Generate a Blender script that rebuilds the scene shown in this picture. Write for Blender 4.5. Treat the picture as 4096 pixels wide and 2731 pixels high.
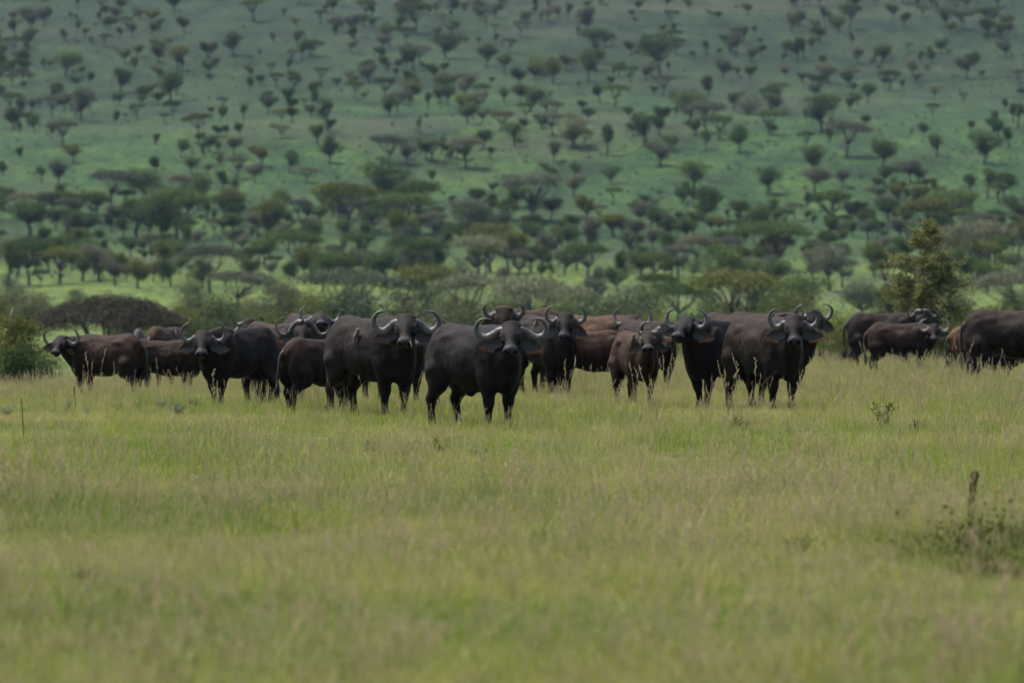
import bpy, math, random
import numpy as np
from mathutils import Vector, Matrix

for _o in list(bpy.data.objects):
    bpy.data.objects.remove(_o, do_unlink=True)
sc = bpy.context.scene
COL = sc.collection
rad = math.radians

# ------------------------------------------------------------------ camera
CAM_H = 2.3
F_PX = 22756.0            # focal length in pixels of the 4096 px wide photograph (200 mm lens)
CX, HY = 2048.0, 1064.0   # optical axis column, row of the eye-level line
cam_d = bpy.data.cameras.new("camera")
cam_d.sensor_width = 36.0
cam_d.lens = 36.0 * F_PX / 4096.0
cam_d.clip_start = 0.5
cam_d.clip_end = 8000.0
cam_d.dof.use_dof = True
cam_d.dof.focus_distance = 84.5
cam_d.dof.aperture_fstop = 2.9
cam_d.dof.aperture_blades = 9
cam = bpy.data.objects.new("camera", cam_d)
COL.objects.link(cam)
cam.location = (0, 0, CAM_H)
cam.rotation_euler = (rad(90) - math.atan((1365.5 - HY) / F_PX), 0, 0)
sc.camera = cam

# ------------------------------------------------------------------ sky and sun (bright overcast, light from behind the herd)
SUN_EL, SUN_AZ = 65.0, -62.0      # azimuth measured from +Y (away from the camera) towards +X
world = bpy.data.worlds.new("World")
sc.world = world
world.use_nodes = True
wn = world.node_tree.nodes
wn.clear()
sky = wn.new("ShaderNodeTexSky")
sky.sky_type = 'NISHITA'
sky.sun_disc = False
sky.sun_elevation = rad(SUN_EL)
sky.sun_rotation = rad(SUN_AZ)
sky.air_density = 1.0
sky.dust_density = 4.0
sky.ozone_density = 1.0
bg = wn.new("ShaderNodeBackground")
bg.inputs[1].default_value = 0.065
wo = wn.new("ShaderNodeOutputWorld")
world.node_tree.links.new(sky.outputs[0], bg.inputs[0])
world.node_tree.links.new(bg.outputs[0], wo.inputs[0])

sun_d = bpy.data.lights.new("sun", 'SUN')
sun_d.energy = 1.5
sun_d.angle = rad(10)
sun_d.color = (1.0, 0.95, 0.87)
sun = bpy.data.objects.new("sun", sun_d)
COL.objects.link(sun)
_e, _a = rad(SUN_EL), rad(SUN_AZ)
sdir = Vector((math.sin(_a) * math.cos(_e), math.cos(_a) * math.cos(_e), math.sin(_e)))
sun.rotation_euler = sdir.to_track_quat('Z', 'Y').to_euler()

sc.view_settings.view_transform = 'Standard'
sc.view_settings.look = 'None'
sc.view_settings.exposure = 2.18
sc.view_settings.gamma = 1.0
sc.view_settings.use_curve_mapping = False
sc.cycles.use_denoising = True
sc.cycles.use_adaptive_sampling = True
sc.cycles.adaptive_threshold = 0.018
sc.cycles.adaptive_min_samples = 32
sc.cycles.max_bounces = 5
sc.cycles.diffuse_bounces = 3
sc.cycles.glossy_bounces = 2
sc.cycles.transmission_bounces = 3
sc.cycles.transparent_max_bounces = 6
sc.cycles.volume_bounces = 0

# ------------------------------------------------------------------ small helpers
def mesh_np(name, V, faces=None, loops=None, sizes=None, smooth=False, mats=(), mat_idx=None):
    """faces: (n,k) int array of one polygon size, or flat loops + sizes"""
    me = bpy.data.meshes.new(name)
    V = np.asarray(V, dtype=np.float32)
    if faces is not None:
        faces = np.asarray(faces, dtype=np.int32)
        loops = faces.ravel()
        sizes = np.full(len(faces), faces.shape[1], dtype=np.int32)
    me.vertices.add(len(V))
    me.vertices.foreach_set("co", V.ravel())
    me.loops.add(len(loops))
    me.loops.foreach_set("vertex_index", np.asarray(loops, dtype=np.int32))
    me.polygons.add(len(sizes))
    st = np.concatenate([[0], np.cumsum(sizes)[:-1]]).astype(np.int32)
    me.polygons.foreach_set("loop_start", st)
    me.polygons.foreach_set("loop_total", np.asarray(sizes, dtype=np.int32))
    if mat_idx is not None:
        me.polygons.foreach_set("material_index", np.asarray(mat_idx, dtype=np.int32))
    if smooth:
        me.polygons.foreach_set("use_smooth", np.ones(len(sizes), dtype=bool))
    for m in mats:
        me.materials.append(m)
    me.update(calc_edges=True)
    me.validate()
    return me

def color_attr(me, name, cols):
    a = me.attributes.new(name, 'FLOAT_COLOR', 'POINT')
    c = np.ones((len(me.vertices), 4), dtype=np.float32)
    c[:, :cols.shape[1]] = cols
    a.data.foreach_set("color", c.ravel())

def obj(name, data, parent=None, loc=(0, 0, 0), rotz=0.0, scale=1.0):
    o = bpy.data.objects.new(name, data)
    COL.objects.link(o)
    o.parent = parent
    o.location = loc
    o.rotation_euler = (0, 0, rotz)
    o.scale = (scale, scale, scale)
    return o

def tag(o, label=None, cat=None, group=None, kind=None):
    if label: o["label"] = label
    if cat: o["category"] = cat
    if group: o["group"] = group
    if kind: o["kind"] = kind
    return o

class Geo:
    """collects polygons of mixed size into one mesh"""
    def __init__(self):
        self.V, self.L, self.S, self.M, self.n = [], [], [], [], 0
    def add(self, V, F, m=0):
        V = np.asarray(V, float); F = np.asarray(F, int)
        self.V.append(V); self.L.append((F + self.n).ravel())
        self.S.append(np.full(len(F), F.shape[1])); self.M.append(np.full(len(F), m))
        self.n += len(V)
    def tube(self, pts, radii, seg=8, m=0, squash=None):
        pts = np.asarray(pts, float); radii = np.asarray(radii, float)
        n = len(pts)
        T = np.gradient(pts, axis=0)
        T /= np.linalg.norm(T, axis=1)[:, None] + 1e-9
        ref = np.array([0, 0, 1.0]) if abs(T[0][2]) < 0.9 else np.array([1.0, 0, 0])
        N = np.cross(T[0], ref); N /= np.linalg.norm(N)
        rings = []
        for i in range(n):
            N = N - T[i] * np.dot(N, T[i]); N /= np.linalg.norm(N) + 1e-9
            B = np.cross(T[i], N)
            a = np.linspace(0, 2 * np.pi, seg, endpoint=False)
            rings.append(pts[i] + radii[i] * (np.cos(a)[:, None] * N + np.sin(a)[:, None] * B))
        V = np.concatenate(rings + [pts[:1], pts[-1:]])
        i, j = np.meshgrid(np.arange(n - 1), np.arange(seg), indexing='ij')
        q = np.stack([i * seg + j, i * seg + (j + 1) % seg, (i + 1) * seg + (j + 1) % seg, (i + 1) * seg + j], -1).reshape(-1, 4)
        k = np.arange(seg)
        c0 = np.stack([(k + 1) % seg, k, np.full(seg, n * seg)], -1)
        c1 = np.stack([(n - 1) * seg + k, (n - 1) * seg + (k + 1) % seg, np.full(seg, n * seg + 1)], -1)
        base = self.n
        self.add(V, q, m)
        self.n = base
        for c in (c0, c1):
            self.L.append((c + base).ravel()); self.S.append(np.full(seg, 3)); self.M.append(np.full(seg, m))
        self.n = base + len(V)
    def mesh(self, name, mats, smooth=False):
        return mesh_np(name, np.concatenate(self.V), loops=np.concatenate(self.L), sizes=np.concatenate(self.S),
                       smooth=smooth, mats=mats, mat_idx=np.concatenate(self.M))

def spline(ctrl, n):
    """Catmull-Rom through control points"""
    P = np.asarray(ctrl, float)
    P = np.vstack([2 * P[0] - P[1], P, 2 * P[-1] - P[-2]])
    m = len(P) - 3
    t = np.linspace(0, m - 1e-6, n)
    i = t.astype(int); u = (t - i)[:, None]
    p0, p1, p2, p3 = P[i], P[i + 1], P[i + 2], P[i + 3]
    return 0.5 * ((2 * p1) + (-p0 + p2) * u + (2 * p0 - 5 * p1 + 4 * p2 - p3) * u ** 2 + (-p0 + 3 * p1 - 3 * p2 + p3) * u ** 3)

def vnoise(P, seed=0):
    """cheap smooth value noise, P (n,3) -> (n,) in 0..1"""
    P = np.asarray(P, float)
    I = np.floor(P).astype(np.int64); f = P - I
    f = f * f * (3 - 2 * f)
    out = 0
    for dx in (0, 1):
        for dy in (0, 1):
            for dz in (0, 1):
                h = (I[:, 0] + dx) * 374761393 + (I[:, 1] + dy) * 668265263 + (I[:, 2] + dz) * 2147483647 + seed * 1274126177
                h = (h ^ (h >> 13)) * 1274126177
                h = ((h ^ (h >> 16)) & 0xFFFFFF) / float(0xFFFFFF)
                w = (f[:, 0] if dx else 1 - f[:, 0]) * (f[:, 1] if dy else 1 - f[:, 1]) * (f[:, 2] if dz else 1 - f[:, 2])
                out = out + h * w
    return out

def sstep(a, b, x):
    t = np.clip((x - a) / (b - a), 0, 1)
    return t * t * (3 - 2 * t)

# ------------------------------------------------------------------ material helpers
def new_mat(name):
    m = bpy.data.materials.new(name)
    m.use_nodes = True
    nt = m.node_tree
    nt.nodes.clear()
    out = nt.nodes.new("ShaderNodeOutputMaterial")
    return m, nt, out

def node(nt, kind, **kw):
    n = nt.nodes.new(kind)
    for k, v in kw.items():
        if k.startswith("in_"):
            n.inputs[int(k[3:]) if k[3:].isdigit() else k[3:].replace("_", " ")].default_value = v
        else:
            setattr(n, k, v)
    return n

def ramp(nt, fac, stops):
    r = nt.nodes.new("ShaderNodeValToRGB")
    el = r.color_ramp.elements
    while len(el) < len(stops):
        el.new(0.5)
    for e, (p, c) in zip(el, stops):
        e.position = p
        e.color = (c[0], c[1], c[2], 1.0)
    nt.links.new(fac, r.inputs[0])
    return r.outputs[0]

def mix(nt, fac, a, b, mode='MIX'):
    n = nt.nodes.new("ShaderNodeMix")
    n.data_type = 'RGBA'
    n.blend_type = mode
    for s, v in ((n.inputs[0], fac), (n.inputs[6], a), (n.inputs[7], b)):
        if isinstance(v, (int, float)):
            s.default_value = v
        elif isinstance(v, tuple):
            s.default_value = (v[0], v[1], v[2], 1.0)
        else:
            nt.links.new(v, s)
    return n.outputs[2]

def noise_tex(nt, vec, scale, detail=3.0, rough=0.55, vscale=None):
    if vscale is not None:
        mp = nt.nodes.new("ShaderNodeMapping")
        mp.inputs[3].default_value = vscale
        nt.links.new(vec, mp.inputs[0])
        vec = mp.outputs[0]
    n = nt.nodes.new("ShaderNodeTexNoise")
    n.inputs["Scale"].default_value = scale
    n.inputs["Detail"].default_value = detail
    n.inputs["Roughness"].default_value = rough
    nt.links.new(vec, n.inputs["Vector"])
    return n.outputs[0]

def bump(nt, h, strength, dist):
    b = nt.nodes.new("ShaderNodeBump")
    b.inputs["Strength"].default_value = strength
    b.inputs["Distance"].default_value = dist
    nt.links.new(h, b.inputs["Height"])
    return b.outputs[0]
# ------------------------------------------------------------------ terrain
_ty = np.array([-400, 0, 80, 95, 110, 125, 140, 155, 175, 200, 260, 330, 450, 560, 640, 700, 760, 820, 950, 1150, 1350, 1600, 2000, 2600, 3200], float)
_tz = np.array([0, 0, 0, -.04, -.12, -.22, -.34, -.50, -.85, -1.45, -2.8, -3.6, -3.9, -3.0, -1.5, 0.3, 2.9, 6.3, 17, 38, 60, 92, 150, 225, 250], float)
_yy = np.linspace(-400, 3200, 7201)
_zz = np.interp(_yy, _ty, _tz)
_k = np.exp(-np.linspace(-2.5, 2.5, 41) ** 2); _k /= _k.sum()
_zz = np.convolve(np.pad(_zz, 20, mode='edge'), _k, mode='valid')
_kw = np.ones(121) / 121
_zw = np.convolve(np.pad(_zz, 60, mode='edge'), _kw, mode='valid')
_bl = sstep(640, 740, _yy)
_zz = _zz * (1 - _bl) + _zw * _bl

def terrain(X, Y):
    X = np.asarray(X, float); Y = np.asarray(Y, float)
    z = np.interp(Y, _yy, _zz)
    z = z - 0.055 * np.clip(-X - 2.5, 0, 30) * sstep(85, 125, Y) * sstep(400, 250, Y)          # the left of the field falls away
    P = np.stack([X.ravel(), Y.ravel(), np.zeros(X.size)], 1)
    n = (vnoise(P / 9.0, 3) - 0.5).reshape(X.shape) * 0.16 + (vnoise(P / 2.6, 4) - 0.5).reshape(X.shape) * 0.05
    h = (vnoise(P / 170.0, 8) - 0.5).reshape(X.shape) * 9.0 + (vnoise(P / 60.0, 9) - 0.5).reshape(X.shape) * 2.2
    return z + n * sstep(15, 40, Y) + h * sstep(700, 950, Y)

def ground(x, y):
    return float(terrain(np.array([x]), np.array([y]))[0])

def hit(px, py, dmin=20.0, dmax=2600.0):
    """ground point seen at a pixel of the photograph"""
    d = np.concatenate([np.arange(dmin, 200, 0.25), np.arange(max(200, dmin), dmax, 1.0 if dmin < 500 else 3.0)])
    d = d[d >= dmin]
    X = (px - CX) / F_PX * d
    zr = CAM_H - (py - HY) / F_PX * d
    below = np.flatnonzero(terrain(X, d) >= zr)
    if len(below) == 0: return None
    i = below[0]
    return float(X[i]), float(d[i]), float(terrain(X[i:i + 1], d[i:i + 1])[0])

def grid_axis(spans):
    a = [spans[0][0]]
    for s, e, st in spans:
        while a[-1] < e - 1e-6:
            a.append(min(a[-1] + st, e))
    return np.array(a)

def mat_ground():
    m, nt, out = new_mat("savanna_ground")
    L = nt.links.new
    g = node(nt, "ShaderNodeNewGeometry")
    pos = g.outputs["Position"]
    big = noise_tex(nt, pos, 0.012, 4.0, 0.6)
    mid = noise_tex(nt, pos, 0.09, 5.0, 0.65, (1, 0.4, 1))
    fine = noise_tex(nt, pos, 0.9, 5.0, 0.7, (1, 0.35, 1))
    c = ramp(nt, mid, [(0.32, (0.008, 0.021, 0.008)), (0.48, (0.018, 0.043, 0.012)), (0.66, (0.034, 0.066, 0.016))])
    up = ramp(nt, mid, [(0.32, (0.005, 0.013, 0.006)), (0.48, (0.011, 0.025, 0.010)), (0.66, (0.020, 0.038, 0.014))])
    low = ramp(nt, mid, [(0.30, (0.032, 0.056, 0.012)), (0.50, (0.058, 0.090, 0.017)), (0.70, (0.084, 0.114, 0.024))])
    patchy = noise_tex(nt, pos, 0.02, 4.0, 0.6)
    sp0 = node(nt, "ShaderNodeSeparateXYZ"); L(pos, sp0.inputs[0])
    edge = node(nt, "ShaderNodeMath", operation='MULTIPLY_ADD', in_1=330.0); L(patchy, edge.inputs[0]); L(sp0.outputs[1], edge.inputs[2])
    pas = node(nt, "ShaderNodeMapRange", in_1=860.0, in_2=1010.0, in_3=0.0, in_4=1.0); L(edge.outputs[0], pas.inputs[0])   # short pasture below; darker hill colour has cloud shade and haze painted in
    c = mix(nt, pas.outputs[0], low, c)
    upper_shade = node(nt, "ShaderNodeMapRange", in_1=1150.0, in_2=1420.0, in_3=0.0, in_4=1.0); L(edge.outputs[0], upper_shade.inputs[0])   # cloud shade on the upper slope, painted into the grass colour
    c = mix(nt, upper_shade.outputs[0], c, up)
    c2 = ramp(nt, fine, [(0.36, (0.22, 0.28, 0.32)), (0.50, (0.95, 0.95, 0.95)), (0.68, (1.65, 1.5, 1.2))])
    c = mix(nt, 1.0, c, c2, 'MULTIPLY')
    c = mix(nt, ramp(nt, big, [(0.54, (0, 0, 0)), (0.68, (0.60, 0.60, 0.60))]), c, (0.044, 0.042, 0.026))
    sp = node(nt, "ShaderNodeSeparateXYZ"); L(pos, sp.inputs[0])
    far = node(nt, "ShaderNodeMapRange", in_1=170.0, in_2=300.0, in_3=0.0, in_4=1.0); L(sp.outputs[1], far.inputs[0])
    near = ramp(nt, fine, [(0.3, (0.040, 0.050, 0.014)), (0.7, (0.080, 0.092, 0.026))])
    c = mix(nt, far.outputs[0], near, c)
    p = node(nt, "ShaderNodeBsdfPrincipled")
    L(c, p.inputs["Base Color"])
    p.inputs["Roughness"].default_value = 0.95
    p.inputs["Specular IOR Level"].default_value = 0.1
    L(bump(nt, fine, 0.6, 0.6), p.inputs["Normal"])
    L(p.outputs[0], out.inputs[0])
    return m

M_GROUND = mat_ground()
_gx = grid_axis([(-1200, -240, 40), (-240, -60, 6), (-60, -18, 1.5), (-18, 18, 0.5), (18, 60, 1.5), (60, 240, 6), (240, 1200, 40)])
_gy = grid_axis([(-300, 0, 30), (0, 24, 4), (24, 175, 0.6), (175, 330, 2.5), (330, 700, 8), (700, 1700, 6), (1700, 3100, 40)])
_X, _Y = np.meshgrid(_gx, _gy, indexing='ij')
_Z = terrain(_X, _Y)
_n, _m = len(_gx), len(_gy)
_i, _j = np.meshgrid(np.arange(_n - 1), np.arange(_m - 1), indexing='ij')
_q = np.stack([_i * _m + _j, (_i + 1) * _m + _j, (_i + 1) * _m + _j + 1, _i * _m + _j + 1], -1).reshape(-1, 4)
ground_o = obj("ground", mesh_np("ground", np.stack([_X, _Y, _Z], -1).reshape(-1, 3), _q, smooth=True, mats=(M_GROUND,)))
tag(ground_o, "green savanna plain rising to a grassy hillside behind the herd", None, None, "structure")

# haze: one even box of air round everything
def build_haze():
    m, nt, out = new_mat("haze_air")
    v = node(nt, "ShaderNodeVolumePrincipled")
    v.inputs["Color"].default_value = (0.52, 0.72, 1.0, 1)
    v.inputs["Density"].default_value = HAZE
    v.inputs["Anisotropy"].default_value = 0.1
    nt.links.new(v.outputs[0], out.inputs["Volume"])
    x0, x1, y0, y1, z0, z1 = -1230, 1230, -330, 3130, -12.0, 275.0
    V = [(x, y, z) for x in (x0, x1) for y in (y0, y1) for z in (z0, z1)]
    F = [(0, 1, 3, 2), (4, 6, 7, 5), (0, 4, 5, 1), (2, 3, 7, 6), (0, 2, 6, 4), (1, 5, 7, 3)]
    o = obj("haze", mesh_np("haze", V, F, mats=(m,)))
    tag(o, "pale blue haze in the air between herd and hillside", None, None, "stuff")
HAZE = 0.000030
build_haze()

# ------------------------------------------------------------------ scattering with geometry nodes (only for what nobody could count)
def scatter(name, P, rot, scl, idx, protos, label, mat=None):
    coll = bpy.data.collections.new(name + "_source")
    for i, me in enumerate(protos):
        o = bpy.data.objects.new("%s_%02d" % (name + "_source", i), me)
        coll.objects.link(o)
    me = bpy.data.meshes.new(name)
    me.vertices.add(len(P)); me.vertices.foreach_set("co", np.asarray(P, np.float32).ravel())
    a = me.attributes.new("rot", 'FLOAT_VECTOR', 'POINT'); a.data.foreach_set("vector", np.asarray(rot, np.float32).ravel())
    a = me.attributes.new("scl", 'FLOAT', 'POINT'); a.data.foreach_set("value", np.asarray(scl, np.float32))
    a = me.attributes.new("pick", 'INT', 'POINT'); a.data.foreach_set("value", np.asarray(idx, np.int32))
    o = obj(name, me)
    ng = bpy.data.node_groups.new(name + "_nodes", 'GeometryNodeTree')
    ng.interface.new_socket("Geometry", in_out='INPUT', socket_type='NodeSocketGeometry')
    ng.interface.new_socket("Geometry", in_out='OUTPUT', socket_type='NodeSocketGeometry')
    N, L = ng.nodes, ng.links.new
    gi, go = N.new('NodeGroupInput'), N.new('NodeGroupOutput')
    ci = N.new('GeometryNodeCollectionInfo'); ci.inputs[0].default_value = coll
    ci.inputs['Separate Children'].default_value = True; ci.inputs['Reset Children'].default_value = True
    ip = N.new('GeometryNodeInstanceOnPoints'); ip.inputs['Pick Instance'].default_value = True
    def attr(nm, ty):
        n = N.new('GeometryNodeInputNamedAttribute'); n.data_type = ty; n.inputs['Name'].default_value = nm
        return n.outputs['Attribute']
    er = N.new('FunctionNodeEulerToRotation'); L(attr("rot", 'FLOAT_VECTOR'), er.inputs[0])
    L(gi.outputs[0], ip.inputs['Points']); L(ci.outputs[0], ip.inputs['Instance'])
    L(attr("pick", 'INT'), ip.inputs['Instance Index']); L(er.outputs[0], ip.inputs['Rotation']); L(attr("scl", 'FLOAT'), ip.inputs['Scale'])
    L(ip.outputs[0], go.inputs[0])
    md = o.modifiers.new("scatter", 'NODES'); md.node_group = ng
    tag(o, label, None, None, "stuff")
    return o

# ------------------------------------------------------------------ grass
def mat_grass(name, stops, dry, transl=0.5):
    """colour differs from clump to clump and in broad drifts over the field"""
    m, nt, out = new_mat(name)
    L = nt.links.new
    oi = node(nt, "ShaderNodeObjectInfo")
    g = node(nt, "ShaderNodeNewGeometry")
    drift = noise_tex(nt, g.outputs["Position"], 0.16, 3.0, 0.6)
    r = node(nt, "ShaderNodeMath", operation='MULTIPLY_ADD', in_1=0.80); L(oi.outputs["Random"], r.inputs[0])
    dd = node(nt, "ShaderNodeMath", operation='MULTIPLY_ADD', in_1=2.7, in_2=-1.22); L(drift, dd.inputs[0]); L(dd.outputs[0], r.inputs[2])
    c = ramp(nt, r.outputs[0], stops)
    at = node(nt, "ShaderNodeAttribute", attribute_name="blade")
    sp = node(nt, "ShaderNodeSeparateColor"); L(at.outputs["Color"], sp.inputs[0])
    c = mix(nt, sp.outputs[0], c, dry)
    d = node(nt, "ShaderNodeBsdfDiffuse"); L(c, d.inputs[0])
    t = node(nt, "ShaderNodeBsdfTranslucent"); L(c, t.inputs[0])
    s = node(nt, "ShaderNodeMixShader", in_0=transl); L(d.outputs[0], s.inputs[1]); L(t.outputs[0], s.inputs[2])
    L(s.outputs[0], out.inputs[0])
    return m

M_GRASS = mat_grass("green_grass", [(0.05, (0.082, 0.145, 0.022)), (0.45, (0.156, 0.200, 0.032)), (0.80, (0.232, 0.242, 0.053)), (1.0, (0.290, 0.280, 0.100))], (0.31, 0.31, 0.13))
M_STRAW = mat_grass("dry_grass_stalks", [(0.2, (0.26, 0.22, 0.10)), (0.8, (0.38, 0.31, 0.17))], (0.36, 0.28, 0.17), 0.35)
M_HERB = mat_grass("grey_green_herb", [(0.2, (0.085, 0.125, 0.060)), (0.8, (0.150, 0.190, 0.110))], (0.16, 0.18, 0.10))
M_SHRUB = mat_grass("dark_green_herb", [(0.2, (0.060, 0.085, 0.018)), (0.8, (0.120, 0.140, 0.034))], (0.14, 0.14, 0.05))

def blades(rng, n, spread, hmin, hmax, width, lean, curl, seg=3):
    """n curved blades as one vertex/face set"""
    base = np.stack([rng.normal(0, spread, n), rng.normal(0, spread, n), np.full(n, -0.03)], 1)
    az = rng.uniform(0, 2 * np.pi, n); h = rng.uniform(hmin, hmax, n)
    ln = np.abs(rng.normal(0, lean, n)) + 0.03
    dirv = np.stack([np.cos(az), np.sin(az)], 1)
    saz = az + np.pi / 2 + rng.normal(0, 0.5, n)
    sv = np.stack([np.cos(saz), np.sin(saz), np.zeros(n)], 1)
    V, F = [], []
    for k in range(seg + 1):
        t = k / seg
        out = h * (ln * t + curl * ln * 2 * t * t)
        p = base + np.concatenate([dirv * out[:, None], (h * (t - 0.25 * curl * t * t) + 0.0)[:, None]], 1)
        w = width * (1 - 0.85 * t ** 1.5)
        V.append(p - sv * w / 2); V.append(p + sv * w / 2)
    V = np.stack(V, 1)                      # n, 2*(seg+1), 3
    q = np.array([(2 * k, 2 * k + 1, 2 * k + 3, 2 * k + 2) for k in range(seg)])
    F = (np.arange(n) * 2 * (seg + 1))[:, None, None] + q[None]
    return V.reshape(-1, 3), F.reshape(-1, 4)

def tuft(seed, n, spread, hmin, hmax, width, lean, curl, mat, dry_share=0.2, heads=0):
    rng = np.random.default_rng(seed)
    g = Geo()
    V, F = blades(rng, n, spread, hmin, hmax, width, lean, curl)
    g.add(V, F)
    dry = np.repeat((rng.random(n) < dry_share) * rng.uniform(.5, 1, n), 8)
    for k in range(heads):                  # stalk with a seed head
        h = rng.uniform(hmax * 0.9, hmax * 1.25)
        x0 = rng.normal(0, spread * 0.8, 2); az = rng.uniform(0, 6.28); l = rng.uniform(.05, .38) * h
        top = np.array([x0[0] + math.cos(az) * l, x0[1] + math.sin(az) * l, h])
        b = np.array([x0[0], x0[1], -0.02]); m_ = (b + top) / 2 + np.array([0, 0, 0.07 * h]); 
        pts = spline([b, m_, top], 6)
        g.tube(pts, np.linspace(.0022, .0012, 6), 3)
        dry = np.concatenate([dry, np.full(6 * 3 + 2, rng.uniform(.4, 1))])
        for q in range(9):                  # spikelets
            t = 0.72 + 0.28 * q / 8
            p = pts[0] * 0 + np.array([np.interp(t, np.linspace(0, 1, 6), pts[:, i]) for i in range(3)])
            a2 = rng.uniform(0, 6.28); dv = np.array([math.cos(a2) * .5, math.sin(a2) * .5, .9]) * rng.uniform(.018, .034)
            sd = np.cross(dv, rng.normal(0, 1, 3)); sd = sd / np.linalg.norm(sd) * .0045
            g.add([p, p + dv * .5 + sd, p + dv, p + dv * .5 - sd], [(0, 1, 2, 3)])
            dry = np.concatenate([dry, np.full(4, rng.uniform(.6, 1))])
    me = g.mesh("tuft", (mat,))
    color_attr(me, "blade", np.stack([dry] * 3, 1))
    return me

def leafy_clump(seed, n, radius, height, leaf, mat, stems=10):
    """a low herb: stems with small leaves"""
    rng = np.random.default_rng(seed)
    g = Geo()
    for k in range(stems):
        az = rng.uniform(0, 6.28); r_ = radius * rng.uniform(.2, 1); h = height * rng.uniform(.6, 1)
        top = np.array([math.cos(az) * r_, math.sin(az) * r_, h])
        pts = spline([(0, 0, -.02), top * np.array([.4, .4, .55]), top], 5)
        g.tube(pts, np.linspace(.006, .002, 5), 3)
        per = max(3, n // stems)
        t = rng.uniform(.25, 1, per)
        c = np.stack([np.interp(t, np.linspace(0, 1, 5), pts[:, i]) for i in range(3)], 1) + rng.normal(0, leaf * .6, (per, 3))
        V, F = leaf_cards(rng, c, leaf)
        g.add(V, F)
    me = g.mesh("herb", (mat,))
    color_attr(me, "blade", np.zeros((len(me.vertices), 3)))
    return me

def leaf_cards(rng, C, size, flat=0.0):
    """small leaf-shaped quads round the points C"""
    n = len(C)
    u = rng.normal(0, 1, (n, 3)); u[:, 2] *= (1 - flat); u /= np.linalg.norm(u, axis=1)[:, None] + 1e-9
    r_ = rng.normal(0, 1, (n, 3)); v = np.cross(u, r_); v /= np.linalg.norm(v, axis=1)[:, None] + 1e-9
    s = size * rng.uniform(.6, 1.35, n)[:, None]
    V = np.stack([C - u * s * .5, C + v * s * .28, C + u * s * .5, C - v * s * .28], 1)
    F = np.arange(4 * n).reshape(-1, 4)
    return V.reshape(-1, 3), F

GRASS_PROTOS = []
for k in range(4): GRASS_PROTOS.append(tuft(10 + k, 42, .10, .12, .30, .0075, .35, .5, M_GRASS, .14))
for k in range(3): GRASS_PROTOS.append(tuft(20 + k, 34, .08, .22, .42, .0070, .30, .6, M_GRASS, .26, heads=2))
for k in range(3): GRASS_PROTOS.append(tuft(30 + k, 10, .06, .25, .45, .0050, .35, .4, M_STRAW, .4, heads=4))
for k in range(2): GRASS_PROTOS.append(tuft(40 + k, 30, .12, .06, .16, .0110, .55, .6, M_GRASS, .05))
for k in range(2): GRASS_PROTOS.append(tuft(50 + k, 3, .06, .30, .50, .0040, .45, .4, M_STRAW, .5, heads=2))

def build_grass():
    rng = np.random.default_rng(77)
    def pts(n, y0, y1, power=1.0):
        y = y0 + (y1 - y0) * rng.random(n) ** power
        w = 0.093 * y + 4.2
        keep = rng.random(n) < w / (0.093 * y1 + 4.2)
        y = y[keep]; w = w[keep]
        x = rng.uniform(-1, 1, len(y)) * w
        return x, y
    x, y = pts(196000, 26, 166)
    x2, y2 = pts(40000, 26, 56)
    x = np.concatenate([x, x2]); y = np.concatenate([y, y2])
    P = np.stack([x, y, terrain(x, y)], 1)
    nn = len(P)
    dn = vnoise(np.stack([x / 3.2, y / 5.0, 0 * x], 1), 21) * 0.6 + vnoise(np.stack([x / 1.1, y / 1.6, 0 * x], 1), 22) * 0.4
    r_ = rng.random(nn)
    idx = np.where(r_ < .50, rng.integers(0, 4, nn), np.where(r_ < .74, 4 + rng.integers(0, 3, nn), np.where(r_ < .84, 7 + rng.integers(0, 3, nn), 10 + rng.integers(0, 2, nn))))
    herd = sstep(78, 84, y) * sstep(120, 100, y)
    patch = sstep(.52, .75, vnoise(np.stack([x / 1.6, y / 3.0, 0 * x], 1), 25))
    tall = rng.random(nn) < 0.055 * herd * patch + 0.007
    idx = np.where(tall, 12 + rng.integers(0, 2, nn), idx)
    dn = sstep(.22, .78, dn)
    scl = (0.34 + 0.42 * dn) * rng.uniform(.75, 1.25, nn)
    scl = np.where(idx >= 12, scl * 1.6, scl)
    tus = sstep(.60, .72, vnoise(np.stack([x / .9, y / 2.2, 0 * x], 1), 27)) * (rng.random(nn) < .5)      # tussocks
    scl = scl * (1 + .55 * tus)
    rot = np.stack([rng.normal(0, .16, nn), rng.normal(0, .08, nn), rng.uniform(0, 6.28, nn)], 1)
    scatter("grass", P, rot, scl, idx, GRASS_PROTOS, "yellow-green savanna grass with dry seed stalks in front of the herd")
    return nn
N_GRASS = build_grass()
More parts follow.
